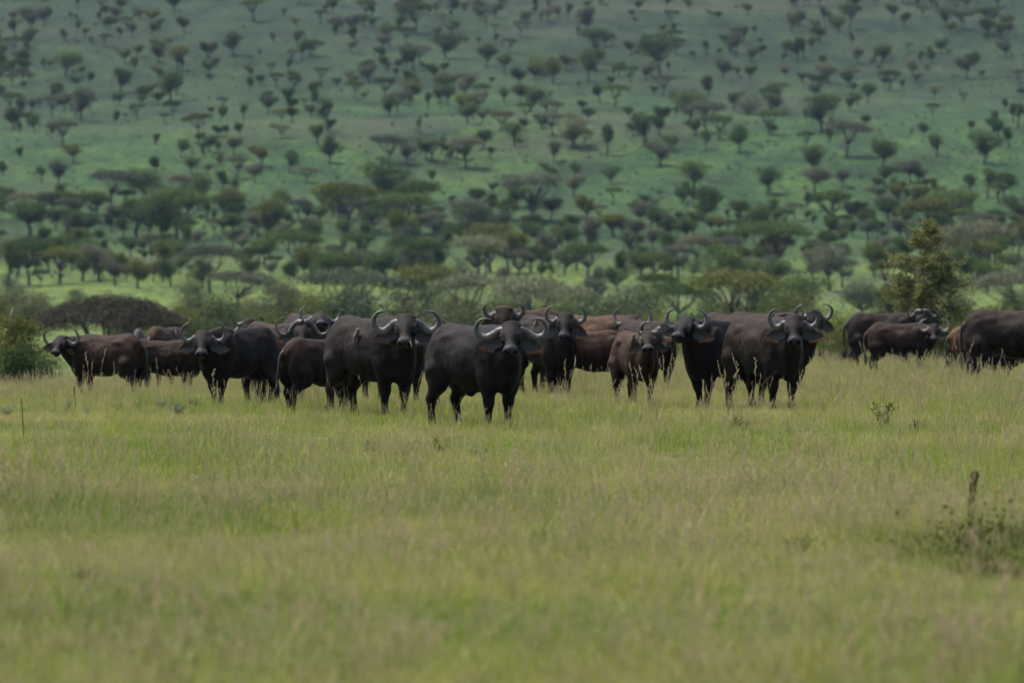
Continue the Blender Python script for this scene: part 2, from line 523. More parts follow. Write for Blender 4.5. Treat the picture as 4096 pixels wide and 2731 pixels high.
# ------------------------------------------------------------------ animal materials
def mat_coat():
    m, nt, out = new_mat("buffalo_coat")
    L = nt.links.new
    at = node(nt, "ShaderNodeAttribute", attribute_name="coat")
    tc = node(nt, "ShaderNodeTexCoord")
    streak = noise_tex(nt, tc.outputs["Object"], 9.0, 4.0, 0.6, (1.6, 1.6, 0.45))
    fine = noise_tex(nt, tc.outputs["Object"], 55.0, 3.0, 0.7, (1.5, 1.5, 0.35))
    dust = noise_tex(nt, tc.outputs["Object"], 2.6, 3.0, 0.6)
    c = mix(nt, 1.0, at.outputs["Color"], ramp(nt, streak, [(0.3, (0.5, 0.48, 0.48)), (0.7, (1.4, 1.4, 1.4))]), 'MULTIPLY')
    c = mix(nt, ramp(nt, dust, [(0.48, (0, 0, 0)), (0.72, (0.30, 0.30, 0.30))]), c, (0.026, 0.021, 0.018))
    mud = noise_tex(nt, tc.outputs["Object"], 5.5, 5.0, 0.7)
    c = mix(nt, ramp(nt, mud, [(0.60, (0, 0, 0)), (0.74, (0.55, 0.55, 0.55))]), c, (0.034, 0.028, 0.024))
    p = node(nt, "ShaderNodeBsdfPrincipled")
    L(c, p.inputs["Base Color"])
    rr = node(nt, "ShaderNodeMapRange", in_1=0.0, in_2=1.0, in_3=0.56, in_4=0.22)
    L(at.outputs["Alpha"], rr.inputs[0])
    L(rr.outputs[0], p.inputs["Roughness"])
    p.inputs["Specular IOR Level"].default_value = 0.07
    p.inputs["Sheen Weight"].default_value = 0.0
    p.inputs["Sheen Roughness"].default_value = 0.45
    p.inputs["Sheen Tint"].default_value = (0.75, 0.62, 0.52, 1)
    ad = node(nt, "ShaderNodeMath", operation='MULTIPLY_ADD', in_1=0.6)
    L(streak, ad.inputs[0]); L(fine, ad.inputs[2])
    L(bump(nt, ad.outputs[0], 0.55, 0.016), p.inputs["Normal"])
    L(p.outputs[0], out.inputs[0])
    return m

def mat_horn(name, base, tip):
    m, nt, out = new_mat(name)
    L = nt.links.new
    at = node(nt, "ShaderNodeAttribute", attribute_name="horn")   # r = 0 at the root, 1 at the tip
    sp = node(nt, "ShaderNodeSeparateColor"); L(at.outputs["Color"], sp.inputs[0])
    tc = node(nt, "ShaderNodeTexCoord")
    n1 = noise_tex(nt, tc.outputs["Object"], 22.0, 4.0, 0.65)
    c = ramp(nt, sp.outputs[0], [(0.0, tuple(x * 0.25 for x in base)), (0.16, tuple(x * 0.45 for x in base)), (0.34, base), (0.65, tuple(x * 0.85 for x in base)), (1.0, tip)])
    c = mix(nt, 1.0, c, ramp(nt, n1, [(0.3, (0.55, 0.55, 0.55)), (0.7, (1.35, 1.33, 1.3))]), 'MULTIPLY')
    p = node(nt, "ShaderNodeBsdfPrincipled")
    L(c, p.inputs["Base Color"])
    p.inputs["Roughness"].default_value = 0.48
    p.inputs["Specular IOR Level"].default_value = 0.35
    L(bump(nt, n1, 0.4, 0.01), p.inputs["Normal"])
    L(p.outputs[0], out.inputs[0])
    return m

def mat_plain(name, col, rough=0.6, var=0.35, scale=30.0, spec=0.4):
    m, nt, out = new_mat(name)
    L = nt.links.new
    tc = node(nt, "ShaderNodeTexCoord")
    n1 = noise_tex(nt, tc.outputs["Object"], scale, 3.0)
    c = mix(nt, 1.0, col, ramp(nt, n1, [(0.3, (1 - var,) * 3), (0.7, (1 + var,) * 3)]), 'MULTIPLY')
    p = node(nt, "ShaderNodeBsdfPrincipled")
    L(c, p.inputs["Base Color"])
    p.inputs["Roughness"].default_value = rough
    p.inputs["Specular IOR Level"].default_value = spec
    L(p.outputs[0], out.inputs[0])
    return m

M_COAT = mat_coat()
M_HORN = mat_horn("grey_horn", (0.092, 0.087, 0.083), (0.026, 0.025, 0.028))
M_HORN_PALE = mat_horn("pale_calf_horn", (0.21, 0.20, 0.19), (0.28, 0.27, 0.26))
M_EAR = mat_plain("ear_skin", (0.018, 0.015, 0.015), 0.6, 0.4, 25)
M_EARHAIR = mat_plain("ear_inner_hair", (0.045, 0.040, 0.040), 0.6, 0.4, 40)
M_FRINGE = mat_plain("ginger_fringe_hair", (0.22, 0.080, 0.020), 0.55, 0.45, 20)
M_FRINGE_D = mat_plain("brown_fringe_hair", (0.085, 0.042, 0.020), 0.55, 0.45, 20)
M_EYE = mat_plain("dark_eye", (0.012, 0.008, 0.006), 0.08, 0.1, 10, 0.6)
M_TAIL = mat_plain("tail_hair", (0.014, 0.011, 0.010), 0.6, 0.4, 30)

# ------------------------------------------------------------------ signed distance modelling
class SDF:
    def __init__(self):
        self.P = []; self.kx = 1.0
    def ell(self, c, r, k=0.06, R=None, sub=False):
        c = np.array(c, float) * (self.kx, 1, 1); r = np.array(r, float) * ((self.kx, 1, 1) if R is None else (1, 1, 1))
        self.P.append(('e', c, r, None if R is None else np.array(R, float), k, sub))
    def cone(self, a, b, ra, rb, k=0.06, squash=None, sub=False):
        self.P.append(('c', np.array(a, float) * (self.kx, 1, 1), np.array(b, float) * (self.kx, 1, 1), (ra, rb, squash), k, sub))
    def bounds(self):
        lo, hi = np.full(3, 9.0), np.full(3, -9.0)
        for p in self.P:
            if p[5]: continue
            if p[0] == 'e':
                r = p[2] if p[3] is None else np.full(3, p[2].max())
                lo = np.minimum(lo, p[1] - r); hi = np.maximum(hi, p[1] + r)
            else:
                ra, rb, _ = p[3]
                lo = np.minimum(lo, np.minimum(p[1] - ra, p[2] - rb)); hi = np.maximum(hi, np.maximum(p[1] + ra, p[2] + rb))
        return lo - 0.06, hi + 0.06
    def field(self, ax):
        F = np.full([len(a) for a in ax], 1.0, dtype=np.float32)
        for kind, A, B, C, k, sub in self.P:
            mg = k + 0.10
            if kind == 'e':
                r = B if C is None else np.full(3, B.max())
                lo, hi = A - r - mg, A + r + mg
            else:
                ra, rb, _ = C
                lo = np.minimum(A - ra, B - rb) - mg; hi = np.maximum(A + ra, B + rb) + mg
            s = [slice(max(0, np.searchsorted(ax[i], lo[i])), np.searchsorted(ax[i], hi[i])) for i in range(3)]
            g = [ax[i][s[i]].astype(np.float32) for i in range(3)]
            if min(len(q) for q in g) == 0: continue
            X, Y, Z = g[0][:, None, None], g[1][None, :, None], g[2][None, None, :]
            if kind == 'e':
                x, y, z = X - A[0], Y - A[1], Z - A[2]
                if C is not None:
                    x, y, z = (C[0, 0] * x + C[1, 0] * y + C[2, 0] * z, C[0, 1] * x + C[1, 1] * y + C[2, 1] * z, C[0, 2] * x + C[1, 2] * y + C[2, 2] * z)
                k0 = np.sqrt((x / B[0]) ** 2 + (y / B[1]) ** 2 + (z / B[2]) ** 2)
                k1 = np.sqrt((x / B[0] ** 2) ** 2 + (y / B[1] ** 2) ** 2 + (z / B[2] ** 2) ** 2) + 1e-6
                d = k0 * (k0 - 1) / k1
            else:
                ra, rb, sq = C
                ab = B - A; l2 = float(ab @ ab) + 1e-9
                t = np.clip(((X - A[0]) * ab[0] + (Y - A[1]) * ab[1] + (Z - A[2]) * ab[2]) / l2, 0, 1)
                x, y, z = X - A[0] - t * ab[0], Y - A[1] - t * ab[1], Z - A[2] - t * ab[2]
                q2 = x * x + y * y + z * z
                if sq is not None:      # thin the section along a direction
                    dv, f = sq
                    c = x * dv[0] + y * dv[1] + z * dv[2]
                    q2 = q2 + (f * f - 1) * c * c
                d = np.sqrt(q2) - (ra + (rb - ra) * t)
            S = F[s[0], s[1], s[2]]
            if sub:
                h = np.clip(k - np.abs(S + d), 0, None) / k
                F[s[0], s[1], s[2]] = np.maximum(S, -d) + h * h * k * 0.25
            else:
                h = np.clip(k - np.abs(S - d), 0, None) / k
                F[s[0], s[1], s[2]] = np.minimum(S, d) - h * h * k * 0.25
        return F

def axis(lo, hi, coarse, flo, fhi, fine):
    flo, fhi = max(lo, flo), min(hi, fhi)
    a = [lo]
    while a[-1] < hi:
        x = a[-1]
        a.append(x + (fine if flo - coarse * 0.5 <= x < fhi else coarse))
    return np.array(a)

def surface_nets(F, ax):
    I = F < 0
    c = [I[i:I.shape[0] - 1 + i, j:I.shape[1] - 1 + j, k:I.shape[2] - 1 + k] for i in (0, 1) for j in (0, 1) for k in (0, 1)]
    s = sum(x.astype(np.int8) for x in c)
    act = np.argwhere((s > 0) & (s < 8))
    i, j, k = act.T
    corners = [(a, b, d) for a in (0, 1) for b in (0, 1) for d in (0, 1)]
    val = np.stack([F[i + a, j + b, k + d] for a, b, d in corners], 1).astype(float)
    pos = np.stack([np.stack([ax[0][i + a], ax[1][j + b], ax[2][k + d]], 1) for a, b, d in corners], 1)
    acc = np.zeros((len(act), 3)); cnt = np.zeros(len(act))
    for a in range(8):
        for bit in (1, 2, 4):
            b = a | bit
            if b == a: continue
            x = (val[:, a] < 0) != (val[:, b] < 0)
            t = val[:, a] / (val[:, a] - val[:, b] + 1e-12)
            p = pos[:, a] + (pos[:, b] - pos[:, a]) * t[:, None]
            acc[x] += p[x]; cnt[x] += 1
    V = acc / cnt[:, None]
    idx = np.full(s.shape, -1, dtype=np.int64)
    idx[i, j, k] = np.arange(len(act))
    faces = []
    for d in range(3):
        sl0 = [slice(None)] * 3; sl1 = [slice(None)] * 3
        sl0[d] = slice(0, -1); sl1[d] = slice(1, None)
        A, B = I[tuple(sl0)], I[tuple(sl1)]
        e = np.argwhere(A != B)
        o1, o2 = [(1, 2), (2, 0), (0, 1)][d]
        e = e[(e[:, o1] > 0) & (e[:, o2] > 0) & (e[:, o1] < I.shape[o1] - 1) & (e[:, o2] < I.shape[o2] - 1)]
        q = []
        for u, v in ((-1, -1), (0, -1), (0, 0), (-1, 0)):
            f = e.copy(); f[:, o1] += u; f[:, o2] += v
            q.append(idx[f[:, 0], f[:, 1], f[:, 2]])
        q = np.stack(q, 1)
        inside = A[e[:, 0], e[:, 1], e[:, 2]]
        q[~inside] = q[~inside][:, ::-1]
        faces.append(q)
    Q = np.concatenate(faces)
    Q = Q[(Q >= 0).all(1)]
    return V, Q

def relax(V, Q, w):
    E = np.concatenate([Q[:, [0, 1]], Q[:, [1, 2]], Q[:, [2, 3]], Q[:, [3, 0]]])
    n = len(V)
    cnt = np.bincount(E[:, 0], minlength=n) + np.bincount(E[:, 1], minlength=n)
    out = np.empty_like(V)
    for d in range(3):
        s = np.bincount(E[:, 0], V[E[:, 1], d], n) + np.bincount(E[:, 1], V[E[:, 0], d], n)
        out[:, d] = s / np.maximum(cnt, 1)
    return V + (out - V) * w[:, None]

def rotz(a):
    c, s = math.cos(a), math.sin(a)
    return np.array([[c, -s, 0], [s, c, 0], [0, 0, 1.0]])
def roty(a):
    c, s = math.cos(a), math.sin(a)
    return np.array([[c, 0, s], [0, 1, 0], [-s, 0, c]])
def rotx(a):
    c, s = math.cos(a), math.sin(a)
    return np.array([[1.0, 0, 0], [0, c, -s], [0, s, c]])

# horn outlines: (sideways, up) in metres from the poll; size, radius at the root
HORNS = {
    'wide':  ([(.045, -.090), (.130, -.080), (.230, -.132), (.330, -.175), (.420, -.160), (.470, -.095), (.474, -.025), (.440, .038), (.375, .070), (.262, .066)], .054),
    'sweep': ([(.045, -.090), (.130, -.086), (.230, -.152), (.330, -.215), (.420, -.190), (.470, -.115), (.474, -.040), (.435, .030), (.365, .068), (.268, .074)], .054),
    'boss':  ([(.015, -.005), (.085, .005), (.170, -.060), (.245, -.160), (.320, -.185), (.400, -.150), (.440, -.060), (.425, .020), (.355, .085), (.225, .102)], .066),
    'up':    ([(.045, -.085), (.118, -.078), (.185, -.120), (.250, -.130), (.315, -.085), (.343, .000), (.325, .075), (.270, .130), (.185, .158)], .046),
    'lyre':  ([(.045, -.085), (.125, -.082), (.205, -.132), (.280, -.140), (.345, -.085), (.368, -.010), (.360, .060), (.320, .110), (.262, .128)], .048),
    'drop':  ([(.02, .000), (.10, .010), (.180, -.050), (.250, -.105), (.315, -.095), (.345, -.035), (.335, .020), (.300, .050)], .062),
    'spike': ([(.085, -.02), (.14, -.005), (.175, .035), (.195, .085)], .032),
    'bud':   ([(.080, -.015), (.125, .000), (.158, .028), (.172, .065)], .036),
    'young': ([(.075, -.03), (.14, -.06), (.200, -.060), (.245, -.010), (.250, .060), (.220, .115)], .040),
}

def buffalo(px, d, heading, label, head_to=0.0, anchor='head', scale=1.0, horns='up', brown=0.3, pitch=40, elev=42, roll=0.0,
            group="cape buffalo of the standing herd", legs=(0, 0, 0, 0), fine=0.0125, coarse=0.026, ginger=0.7, sheath=False,
            tail_swing=0.0, calf=0.0, hump=1.0, seed=1, neck_len=0.44, name="cape_buffalo", tan=0.0, ear_droop=12, fat=1.0, cat="buffalo", head_size=1.07, length=.93, pale=False):
    """heading / head_to: 0 faces the camera, +90 faces image left, -90 image right, 180 away. px: column in the photograph."""
    rng = np.random.default_rng(seed)
    rel = rad(heading - head_to)
    rel = (rel + math.pi) % (2 * math.pi) - math.pi
    ny = max(-1.15, min(1.15, rel * 0.62))
    el = rad(elev)
    S = SDF(); S.kx = length; fat = fat * .87
    yv = (0, 1, 0)
    # trunk ------------------------------------------------------------
    S.ell((0.40, 0, 0.98), (0.48, 0.315 * fat, 0.435), 0.09)
    S.ell((0.02, 0, 0.93), (0.58, 0.390 * fat, 0.405), 0.12)
    S.ell((-0.42, 0, 1.00), (0.46, 0.335 * fat, 0.375), 0.10)
    S.ell((-0.72, 0, 1.07), (0.34, 0.255, 0.36), 0.10)
    S.ell((0.38, 0, 1.24), (0.36, 0.120, 0.170 * hump), 0.14)
    S.cone((0.30, 0, 1.255), (-0.66, 0, 1.295), 0.140, 0.150, 0.10)
    S.cone((-0.70, 0, 1.30), (-1.00, 0, 1.14), 0.12, 0.07, 0.10)
    S.ell((0.68, 0, 0.80), (0.21, 0.17, 0.31), 0.08)
    for s in (1, -1):
        S.ell((-0.50, 0.175 * s, 1.250), (0.12, 0.060, 0.055), 0.08)                              # hip bone
        S.ell((0.50, 0.205 * s, 0.98), (0.19, 0.120, 0.36), 0.045, roty(rad(-14)))                  # shoulder
        S.ell((0.53, 0.195 * s, 0.70), (0.15, 0.100, 0.20), 0.045)
        S.ell((-0.76, 0.165 * s, 0.90), (0.245, 0.130, 0.37), 0.05, roty(rad(10)))                 # haunch
        S.ell((-0.60, 0.205 * s, 0.70), (0.14, 0.085, 0.17), 0.05)                                 # stifle
    if sheath:
        S.cone((-0.30, 0, 0.56), (-0.14, 0, 0.505), 0.07, 0.045, 0.07)
    # legs -------------------------------------------------------------
    lg = 1.0 - 0.1 * calf
    for n_, s in enumerate((1, -1)):
        o = legs[n_]
        S.cone((0.52, 0.185 * s, 0.78), (0.53 + 0.45 * o, 0.152 * s, 0.42), 0.140, 0.076, 0.06)
        S.ell((0.535 + 0.46 * o, 0.152 * s, 0.40), (0.072, 0.068, 0.085), 0.04)
        S.cone((0.53 + 0.46 * o, 0.152 * s, 0.40), (0.52 + 0.9 * o, 0.140 * s, 0.14), 0.062, 0.047, 0.04)
        S.ell((0.53 + 0.92 * o, 0.140 * s, 0.115), (0.064, 0.060, 0.055), 0.03)
        S.cone((0.54 + 0.95 * o, 0.140 * s, 0.09), (0.565 + 0.98 * o, 0.140 * s, 0.03), 0.058, 0.075, 0.02)
        o = legs[2 + n_]
        S.cone((-0.72, 0.18 * s, 0.80), (-0.66 + 0.3 * o, 0.190 * s, 0.62), 0.19, 0.125, 0.06)
        S.cone((-0.68 + 0.3 * o, 0.190 * s, 0.62), (-0.88 + 0.6 * o, 0.160 * s, 0.42), 0.120, 0.068, 0.05)
        S.cone((-0.84 + 0.5 * o, 0.178 * s, 0.58), (-0.91 + 0.6 * o, 0.160 * s, 0.43), 0.050, 0.052, 0.04)   # hamstring to the hock
        S.cone((-0.88 + 0.6 * o, 0.160 * s, 0.42), (-0.85 + 0.95 * o, 0.152 * s, 0.14), 0.062, 0.047, 0.04)
        S.ell((-0.845 + 0.97 * o, 0.152 * s, 0.115), (0.064, 0.060, 0.055), 0.03)
        S.cone((-0.84 + 0.98 * o, 0.152 * s, 0.09), (-0.815 + 1.0 * o, 0.152 * s, 0.03), 0.058, 0.074, 0.02)
    S.kx = 1.0
    # head and neck ----------------------------------------------------
    hs = head_size * (1.0 + 0.10 * calf)                                     # a calf's head is large for its body
    poll = np.array([0.66, 0, 1.17]) + neck_len * np.array([math.cos(el) * math.cos(ny), math.cos(el) * math.sin(ny), math.sin(el)])
    R = rotz(rel) @ roty(rad(pitch)) @ rotx(rad(roll))
    def H(x, y, z):
        return poll + R @ (np.array([x, y, z]) * hs)
    back = H(0.07, 0, -0.16); jawb = H(0.10, 0, -0.215)
    lat = R[:, 1]
    ctl = [np.array([0.40, 0, 1.17]), np.array([0.66, 0.0, 1.18]) * 0.55 + back * 0.45 + np.array([0, 0, 0.0]), back]
    tt = np.linspace(0, 1, 5)
    cur = [(1 - t) ** 2 * ctl[0] + 2 * t * (1 - t) * ctl[1] + t * t * ctl[2] for t in tt]
    rr = [0.235, 0.212, 0.182, 0.150, 0.118]
    for q in range(4):
        S.cone(cur[q], cur[q + 1], rr[q] * (1 - .1 * calf), rr[q + 1] * (1 - .05 * calf), 0.08, (lat if q > 1 else yv, 1.32))
    c0 = np.array([0.66, 0, 0.86]); c2 = jawb
    c1 = c0 * 0.45 + c2 * 0.55 + np.array([0.03, 0, -0.05])
    cur = [(1 - t) ** 2 * c0 + 2 * t * (1 - t) * c1 + t * t * c2 for t in tt]
    rr = [0.205, 0.170, 0.138, 0.112, 0.085]
    for q in range(4):
        S.cone(cur[q], cur[q + 1], rr[q], rr[q + 1], 0.09, (lat if q > 1 else yv, 1.25))
    E = lambda x, y, z, r, k=0.04, sub=False, RR=None: S.ell(H(x, y, z), np.array(r) * hs, k, R if RR is None else R @ RR, sub)
    E(0.06, 0, -0.095, (.130, .138, .098), .05)
    E(0.01, 0, -0.055, (.060, .130, .052), .05)                        # hairy poll
    E(0.14, 0, -0.070, (.160, .136, .070), .04)                        # forehead
    S.cone(H(0.17, 0, -0.082), H(0.41, 0, -0.078), 0.088 * hs, 0.066 * hs, 0.05, (R[:, 2], 1.12))
    E(0.425, 0, -0.092, (.080, .100, .074), .04)                       # muzzle
    E(0.455, 0, -0.062, (.054, .092, .046), .022)                      # nose pad
    S.cone(H(0.12, 0, -0.185), H(0.40, 0, -0.145), 0.085 * hs, 0.058 * hs, 0.05)
    E(0.425, 0, -0.160, (.055, .068, .032), .02)                       # chin
    for s in (1, -1):
        E(0.15, .070 * s, -.145, (.13, .052, .10), .05)                # cheek
        E(0.172, .120 * s, -.050, (.055, .030, .026), .025)             # brow
        E(0.225, .106 * s, -.090, (.070, .032, .030), .03)             # cheek bone
        E(0.208, .150 * s, -.054, (.030, .024, .022), .012, True)      # eye socket
        E(0.492, .052 * s, -.076, (.034, .026, .022), .010, True)      # nostril
        E(0.478, .083 * s, -.072, (.022, .014, .022), .012)            # nostril wing
        S.cone(H(0.30, .075 * s, -.128), H(0.455, .075 * s, -.132), .010 * hs, .012 * hs, .012, None, True)   # mouth line
    S.cone(H(0.455, .07, -.133), H(0.455, -.07, -.133), .014 * hs, .014 * hs, .012, None, True)
    # polygonise -------------------------------------------------------
    lo, hi = S.bounds()
    lo[2] = -0.02
    hc = H(0.24, 0, -0.1)
    ax = [axis(lo[i], hi[i], coarse, hc[i] - 0.36, hc[i] + 0.36, fine) for i in range(3)]
    F = S.field(ax)
    V, Q = surface_nets(F, ax)
    # head coordinates of every vertex
    hv = ((V - poll) @ R) / hs
    inhead = (hv[:, 0] > 0.02) & (hv[:, 0] < 0.6) & (np.abs(hv[:, 1]) < 0.2) & (hv[:, 2] > -0.24) & (hv[:, 2] < 0.15)
    w = np.where(inhead, 0.15, 0.5)
    for _ in range(2):
        V = relax(V, Q, w)
    flank = sstep(-0.55, -0.25, V[:, 0]) * sstep(0.40, 0.12, V[:, 0]) * sstep(0.66, 0.85, V[:, 2]) * sstep(1.24, 1.08, V[:, 2]) * sstep(0.2, 0.3, np.abs(V[:, 1]))
    V[:, 1] += np.sign(V[:, 1]) * flank * 0.0075 * (vnoise(V * 4.0 + seed * 3.1, seed) * 1.6 - .2) * np.sin((V[:, 0] + 0.30 * (V[:, 2] - 0.9) + 0.05 * vnoise(V * 3 + seed, seed + 2)) * 58 + seed)
    rough = np.where(inhead, 0.15, 1.0)[:, None] * sstep(.25, .6, V[:, 2])[:, None]
    V += rough * (np.stack([vnoise(V * 7.0 + seed + q * 9.1, q) for q in range(3)], 1) - .5) * 0.022 + rough * (np.stack([vnoise(V * 17.0 + seed + q * 5.3, q + 7) for q in range(3)], 1) - .5) * 0.008
    fold = sstep(0.55, 0.85, V[:, 0]) * (~inhead) * sstep(0.6, 0.8, V[:, 2])
    V += fold[:, None] * 0.008 * (vnoise(V * np.array([9, 9, 2.2]) + seed, seed)[:, None] - 0.5) * np.array([1, 1, 0])
    me = mesh_np("body", V, Q, smooth=True, mats=(M_COAT,))
    # coat pigment -----------------------------------------------------
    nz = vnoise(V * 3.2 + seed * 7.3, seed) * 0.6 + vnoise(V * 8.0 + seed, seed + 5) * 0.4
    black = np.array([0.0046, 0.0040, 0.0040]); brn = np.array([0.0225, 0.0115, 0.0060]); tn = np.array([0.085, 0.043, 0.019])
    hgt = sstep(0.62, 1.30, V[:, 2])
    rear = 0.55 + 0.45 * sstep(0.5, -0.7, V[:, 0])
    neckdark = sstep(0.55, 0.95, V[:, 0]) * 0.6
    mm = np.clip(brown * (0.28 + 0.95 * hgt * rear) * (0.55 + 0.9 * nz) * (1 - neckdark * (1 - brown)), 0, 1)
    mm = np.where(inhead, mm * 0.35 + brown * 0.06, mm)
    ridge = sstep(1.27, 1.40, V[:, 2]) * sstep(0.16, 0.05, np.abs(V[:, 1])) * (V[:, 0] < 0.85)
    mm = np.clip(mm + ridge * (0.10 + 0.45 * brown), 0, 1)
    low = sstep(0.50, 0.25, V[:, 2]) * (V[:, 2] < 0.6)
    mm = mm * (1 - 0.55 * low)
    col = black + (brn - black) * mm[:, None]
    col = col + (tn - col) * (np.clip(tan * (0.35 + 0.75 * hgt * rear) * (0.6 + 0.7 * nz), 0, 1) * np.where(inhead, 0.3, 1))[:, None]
    wet = np.zeros(len(V))
    pad = sstep(0.40, 0.44, hv[:, 0]) * (hv[:, 2] > -0.135) * (hv[:, 2] < 0.03) * inhead
    col = col * (1 - pad[:, None]) + np.array([0.026, 0.025, 0.029]) * pad[:, None]
    nost = np.zeros(len(V)); under = np.zeros(len(V))
    for s in (1, -1):
        nost = np.maximum(nost, sstep(.036, .024, np.linalg.norm((hv - np.array([.487, .052 * s, -.078])) * (1, 1, 1.1), axis=1)))
        q_ = hv - np.array([.232, .118 * s, -.060])
        under = np.maximum(under, sstep(.030, .012, np.linalg.norm(q_ * (.8, .7, 1), axis=1)))
    col = col * (1 - .9 * nost[:, None])
    wet = wet * (1 - nost)
    col = col + (np.array([.045, .038, .032]) - col) * (.55 * under)[:, None]
    chin = sstep(-.125, -.15, hv[:, 2]) * inhead * (hv[:, 0] > .3)
    col = col * (1 - .5 * chin[:, None])
    hoof = V[:, 2] < 0.07
    col[hoof] = (0.03, 0.027, 0.025)
    wet = np.maximum(wet, pad)
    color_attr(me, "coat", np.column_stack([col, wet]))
    # place ------------------------------------------------------------
    phi = rad(-90 - heading)
    Rz = rotz(phi)
    ref = poll if anchor == 'head' else np.array([0.0, 0, 0]) if anchor == 'body' else np.array([-0.95, 0, 0])
    off = Rz @ ref * scale
    Y = d - (off[1] if anchor == 'head' else 0.0)
    X = (px - CX) / F_PX * d - off[0]
    root = obj(name, None, None, (X, Y, ground(X, Y) - 0.02), phi, scale)
    root.empty_display_size = 0.3
    tag(root, label, cat, group)
    obj("body", me, root)
    # horns, ears, eyes ------------------------------------------------
    hmat = M_HORN_PALE if horns == 'bud' or pale else M_HORN
    prof, r0 = HORNS[horns]
    up = np.array([-math.sin(rad(42)), 0, math.cos(rad(42))])      # direction of the horn's rise in head coordinates
    fw = np.array([math.cos(rad(42)), 0, math.sin(rad(42))])
    for s in (1, -1):
        jit = 1 + rng.normal(0, 0.03)
        pr = np.array(prof, float)
        if len(pr) > 6: pr[2:] *= (1.04 / (hs * scale)) * np.array([1, 1.0])
        t = np.linspace(0, 1, len(pr))
        bend = -0.055 * np.sin(np.pi * np.clip(t * 1.25, 0, 1)) + 0.05 * t ** 2
        ctrl = np.stack([H(*(np.array([0.03, 0, -0.015]) + np.array([0, s * a * (jit if a > .1 else 1), 0]) + up * b * jit + fw * c)) for (a, b), c in zip(pr, bend)])
        pts = spline(ctrl, 46)
        u = np.linspace(0, 1, 46)
        rr = 1.12 * r0 * hs * (1 - 0.90 * u ** 1.45) * (1 - 0.10 * np.exp(-(u / .03) ** 2))
        if horns in ('boss', 'drop'):
            rr = r0 * hs * (0.42 + 0.58 * np.exp(-(u / .26) ** 2)) * (1 - 0.86 * u ** 1.8)
        rid = sstep(0.06, 0.14, u) * sstep(0.62, 0.40, u) * 0.05 * np.sin(u * 46 * 1.9)
        rr = rr * (1 + rid)
        g = Geo(); g.tube(pts, np.maximum(rr, 0.004), 16)
        hm = g.mesh("horn", (hmat,), True)
        hu = np.concatenate([np.repeat(u, 16), [0, 1]])
        color_attr(hm, "horn", np.column_stack([hu, hu, hu]))
        obj("horn", hm, root)
        # ear: cupped leaf hanging sideways below the horn
        na, nb = 15, 11
        L_, W_ = 0.295 * hs * (1 - .2 * calf), 0.090 * hs * (1 - .2 * calf)
        a0 = H(0.135, 0.105 * s, -0.185)
        side = R[:, 1] * s
        down = np.array([0, 0, -1.0]); down = down - side * (down @ side); down /= np.linalg.norm(down) + 1e-9
        front = np.cross(side, down) * s
        if front @ R[:, 0] < 0: front = -front
        dr = rad(ear_droop + rng.normal(0, 5)); fl = rad(rng.normal(8, 5))
        axd = side * math.cos(dr) + down * math.sin(dr); axd = axd * math.cos(fl) - front * math.sin(fl)
        wid = np.cross(front, axd) * s
        if wid @ down < 0: wid = -wid
        uu, vv = np.meshgrid(np.linspace(0, 1, na), np.linspace(-1, 1, nb), indexing='ij')
        prof_w = np.sin(np.pi * np.clip(uu, 0, 1) ** 0.72) ** 0.75 * 0.93 + 0.22 * (1 - uu) ** 2
        cup = (vv ** 2) * 0.035 * np.sin(np.pi * np.clip(uu * 0.9 + 0.06, 0, 1)) + 0.02 * np.cos(uu * 3)
        base = a0 + axd * (uu * L_)[..., None] + wid * (vv * W_ * prof_w + 0.012 * uu)[..., None] + front * (cup * hs - 0.006)[..., None]
        g = Geo()
        ii, jj = np.meshgrid(np.arange(na - 1), np.arange(nb - 1), indexing='ij')
        q = np.stack([ii * nb + jj, (ii + 1) * nb + jj, (ii + 1) * nb + jj + 1, ii * nb + jj + 1], -1).reshape(-1, 4)
        g.add((base + front * 0.004).reshape(-1, 3), q)
        g.add((base - front * 0.007).reshape(-1, 3), q[:, ::-1])
        rim = list(range(nb)) + [k * nb + nb - 1 for k in range(1, na)] + [(na - 1) * nb + k for k in range(nb - 2, -1, -1)] + [k * nb for k in range(na - 2, 0, -1)]
        rim = np.array(rim); nxt = np.roll(rim, -1)
        g.L.append(np.stack([rim, nxt, nxt + na * nb, rim + na * nb], 1).ravel()); g.S.append(np.full(len(rim), 4)); g.M.append(np.zeros(len(rim), int))
        ear = obj("ear", g.mesh("ear", (M_EAR,), True), root)
        # pale hairs inside, ginger fringe along the lower rim and tip
        def hairs(P0, D, wdt):
            n = len(P0)
            sidev = np.cross(D, front); sidev /= np.linalg.norm(sidev, axis=1)[:, None] + 1e-9
            tri = np.stack([P0 - sidev * wdt, P0 + sidev * wdt, P0 + D], 1).reshape(-1, 3)
            return tri, np.arange(3 * n).reshape(-1, 3)
        n = 70
        ru, rv = rng.uniform(.25, .85, n), rng.uniform(-.2, .75, n)
        iu = ru * (na - 1); iv = (rv + 1) / 2 * (nb - 1)
        P0 = base[iu.astype(int), iv.astype(int)] + front * 0.007
        D = (axd * .6 + wid * .55) * rng.uniform(.03, .055, n)[:, None] + front * rng.uniform(.004, .012, n)[:, None]
        g = Geo(); g.add(*hairs(P0, D, 0.004))
        obj("inner_hair", g.mesh("inner_hair", (M_EARHAIR,)), ear)
        n = 120
        ru = rng.uniform(.30, 1.0, n) ** 0.7
        k = np.clip((ru * (na - 1)), 0, na - 2)
        fr = (k - k.astype(int))[:, None]
        P0 = base[k.astype(int), nb - 1] * (1 - fr) + base[k.astype(int) + 1, nb - 1] * fr
        tip = rng.random(n) < 0.3
        ku = rng.integers(na - 5, na, tip.sum())
        P0[tip] = base[ku, rng.integers(2, nb, tip.sum())]
